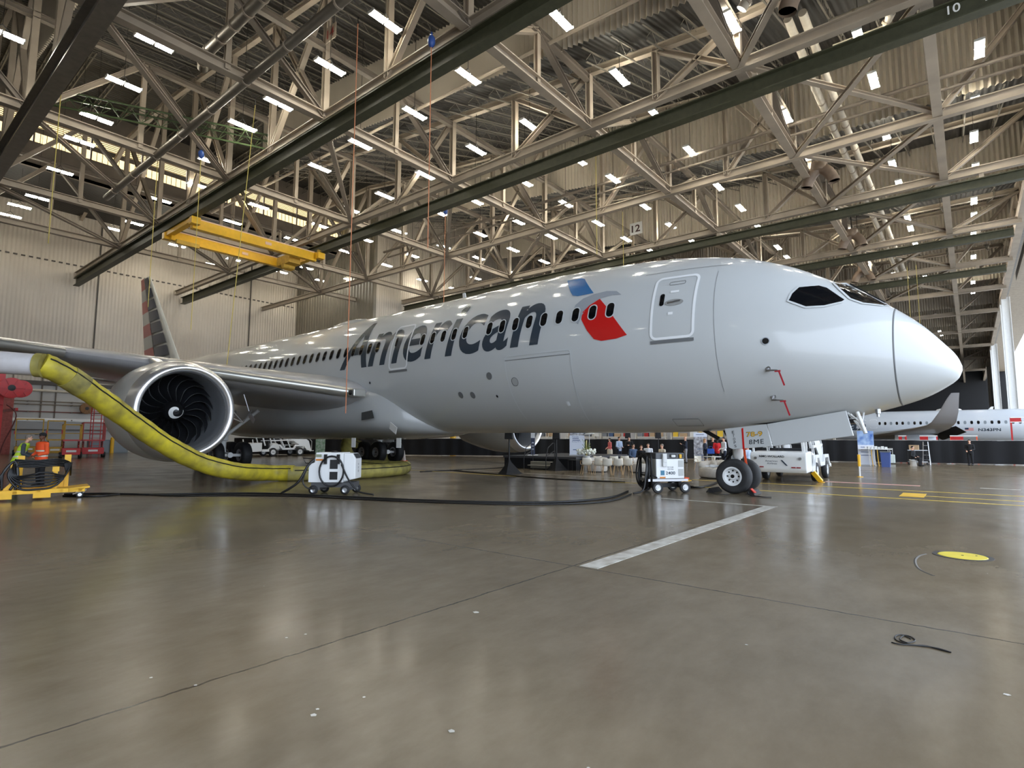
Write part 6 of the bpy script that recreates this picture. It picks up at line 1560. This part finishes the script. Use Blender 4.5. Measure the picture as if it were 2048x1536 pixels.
MB().lathe([(.16, 0), (.16, 1.5), (.02, 1.58)], 18).build('post', yellow_p, t, smooth=True, angle=40)
t = thing('parts_cabinet', 'grey-blue low cabinet beside the yellow bollard', 'cabinet', Vector((-66.5, .6, 0)))
MB().bb(-.5, .5, -1.6, 1.6, 0, 1.3).build('body', mat('cabinet_bluegrey', rgb(105, 115, 125), .5), t); MB().bb(.5, .52, -1.5, -.05, .1, 1.2).bb(.5, .52, .05, 1.5, .1, 1.2).build('door', mat('cabinet_door', rgb(120, 130, 140), .5), t)
# ---------------------------------------------------------------- second airliner beyond the drape
YB = 59.0; RB = 1.55
zt = 4.72; zc = zt-1.63
J = thing('airliner', 'smaller white airliner marked N343PN parked beyond the black drape', 'airplane', (0, YB, 0))
xs = [-21, -20.6, -20, -19, -17.5, -16, 11, 13, 15, 17, 19.5, 22]
rs = [.1, .55, .95, 1.4, 1.8, RB, RB, RB*.97, 1.75, 1.4, .9, .3]
zo = [-.5, -.42, -.32, -.2, -.06, 0, 0, .08, .25, .5, .85, 1.1]
rows = []
for i in range(60):
    x = -21+43*i/59; r = interp(x, xs, rs); z = zc+interp(x, xs, zo)
    rows.append([(x, r*math.cos(2*PI*k/48), z+r*1.05*math.sin(2*PI*k/48)) for k in range(49)])
ac2 = mat('second_aircraft_paint', rgb(196, 202, 210), .25, coat=.4)
MB().grid(rows).build('fuselage', ac2, J, smooth=True)
def side(x, z, off=.01):
    q = (z-zc)/(RB*1.05); s = math.sqrt(max(.01, 1-q*q)); n = Vector((0, -s, q)).normalized(); return Vector((x, -RB*s, z))+n*off
wz = zc+.26
for i in range(34):
    x = -9.9+.533*i
    if i in (2, 3): continue
    pl = [side(x+.115*math.copysign(abs(math.cos(a))**.7, math.cos(a)), wz+.17*math.copysign(abs(math.sin(a))**.7, math.sin(a)), .012) for a in [2*PI*k/16 for k in range(16)]]
    MB().add(pl, [list(range(16))]).build('cabin_window', glass_dk if i % 3 else mat('shaded_window', rgb(130, 138, 145), .2), J, fix=False)
for x in (-9.4, -8.35):
    pl = [(x+a*.30, wz-.05+b*.45) for a, b in ((-1, -.9), (-.8, -1), (.8, -1), (1, -.9), (1, .9), (.8, 1), (-.8, 1), (-1, .9))]
    ii, oo = [side(a, b, .012) for a, b in pl], [side(x+(a-x)*1.12, wz-.05+(b-wz+.05)*1.07, .012) for a, b in pl]
    ii.append(ii[0]); oo.append(oo[0]); MB().grid([ii, oo]).build('exit_outline', mat('outline_pale', rgb(235, 238, 242), .4), J, fix=False)
def side_text(name, txt, m, x0, z0, w, h, **k):
    o = flat_text(name, txt, m, Matrix(((1, 0, 0, x0), (0, 0, -1, 0), (0, 1, 0, z0), (0, 0, 0, 1))), w=w, h=h, parent=J, **k)
    for v in o.data.vertices: v.co = side(v.co.x, v.co.z, .014)
    return o
side_text('registration', 'N343PN', letter_m, .72, wz-.9, 1.75, .30, bold=.02)
side_text('registration_small', 'N9TS', letter_m, 1.35, wz-.9, .42, .10)
side_text('wordmark', 'American', letter_m, -16.0, wz-.75, 6.9, 1.1, bold=.03, shear=.15)
fx, fz_ = -.35, wz-.85
MB().add([side(fx, fz_), side(fx+.7, fz_), side(fx+.7, fz_+.3), side(fx, fz_+.3)], [(0, 1, 2, 3)]).build('flag_patch', mat('flag_stripes', rgb(205, 150, 150), .5), J, fix=False)
MB().add([side(fx, fz_+.13, .016), side(fx+.3, fz_+.13, .016), side(fx+.3, fz_+.3, .016), side(fx, fz_+.3, .016)], [(0, 1, 2, 3)]).build('flag_canton', navy_m, J, fix=False)
rows = []
for s, a0, c, z, tk in ((1.2, -8.9, 6.0, 2.0, .13), (6.5, -6.6, 4.3, 2.25, .12), (12, -4.2, 2.8, 2.55, .11), (15.4, -2.9, 1.9, 2.8, .1), (16.2, -2.5, 1.7, 3.05, .1), (16.8, -1.9, 1.3, 3.9, .09), (17.1, -1.3, .8, 5.0, .09), (17.2, -1.0, .55, 5.45, .09)):
    rows.append([(a0+x, -s+(y if z > 3.5 else 0), z+(y if z <= 3.5 else y*.3)) for x, y in aero(c, tk)])
w_ = MB().grid(rows); w_.add(rows[-1][:-1], [list(range(len(rows[-1])-1))]); w_.build('wing', mat('second_wing_grey', rgb(150, 150, 152), .35), J, smooth=True, angle=60)
rows = [[(a0+x, s, z+y) for x, y in aero(c, .12)] for s, a0, c, z in ((1.2, -8.9, 6.0, 2.0), (16, -2.5, 1.7, 3.0))]
MB().grid(rows).build('wing', MATS['second_wing_grey'], J, smooth=True, angle=60)
MB().add([(-3.2, -3, 2.2), (-1.0, -7, 2.9), (-.2, -7, 2.3), (-2.2, -3, 1.5)], [(0, 1, 2, 3)]).build('lowered_flap', dark_metal, J, fix=False)
MB().prism([(12, zc+1.9), (15.5, zc+2.5), (19.5, zc+7.6), (22.5, zc+7.6), (21.5, zc+1.6)], 'y', -.15, .15).build('tail_fin', navy_m, J)
for sy in (-1, 1):
    MB().lathe([(.9, 0), (1.05, -.25), (1.1, -1.2), (.9, -2.6), (.55, -3.4)], 30, AX('x', (-6.0, sy*5.7, 1.45)) @ Matrix.Rotation(PI, 4, 'Y'), caps=True).build('engine_nacelle', ac2, J, smooth=True, angle=50)
    g = MB()
    g.lathe([(.12, .5), (.12, 2.2)], 10, Matrix.Translation((-2.6, sy*3.8, 0)))
    for yy in (-.35, .35): g.lathe([(.2, -.2), (.55, -.18), (.55, .18), (.2, .2)], 20, AX('y', (-2.6, sy*3.8+yy, .55)))
    g.build('main_gear', black_rub, J)
g = MB().lathe([(.1, .4), (.1, 2.2)], 10, Matrix.Translation((-16, 0, 0)))
for yy in (-.22, .22): g.lathe([(.12, -.12), (.38, -.1), (.38, .1), (.12, .12)], 20, AX('y', (-16, yy, .38)))
g.build('nose_gear', black_rub, J)
MB().sphere((-1.6, 0, zt+.02), (1.1, .35, .22), 16, 8).prism([(1.6, zt-.05), (2.0, zt-.05), (2.1, zt+.28), (1.9, zt+.28)], 'y', -.03, .03).prism([(3.3, zt-.08), (3.6, zt-.08), (3.75, zt+.3), (3.55, zt+.3)], 'y', -.03, .03).build('antenna', white_p, J, smooth=True, angle=40)
# drop the empty label of the light prototype if unused
bpy.context.view_layer.update()
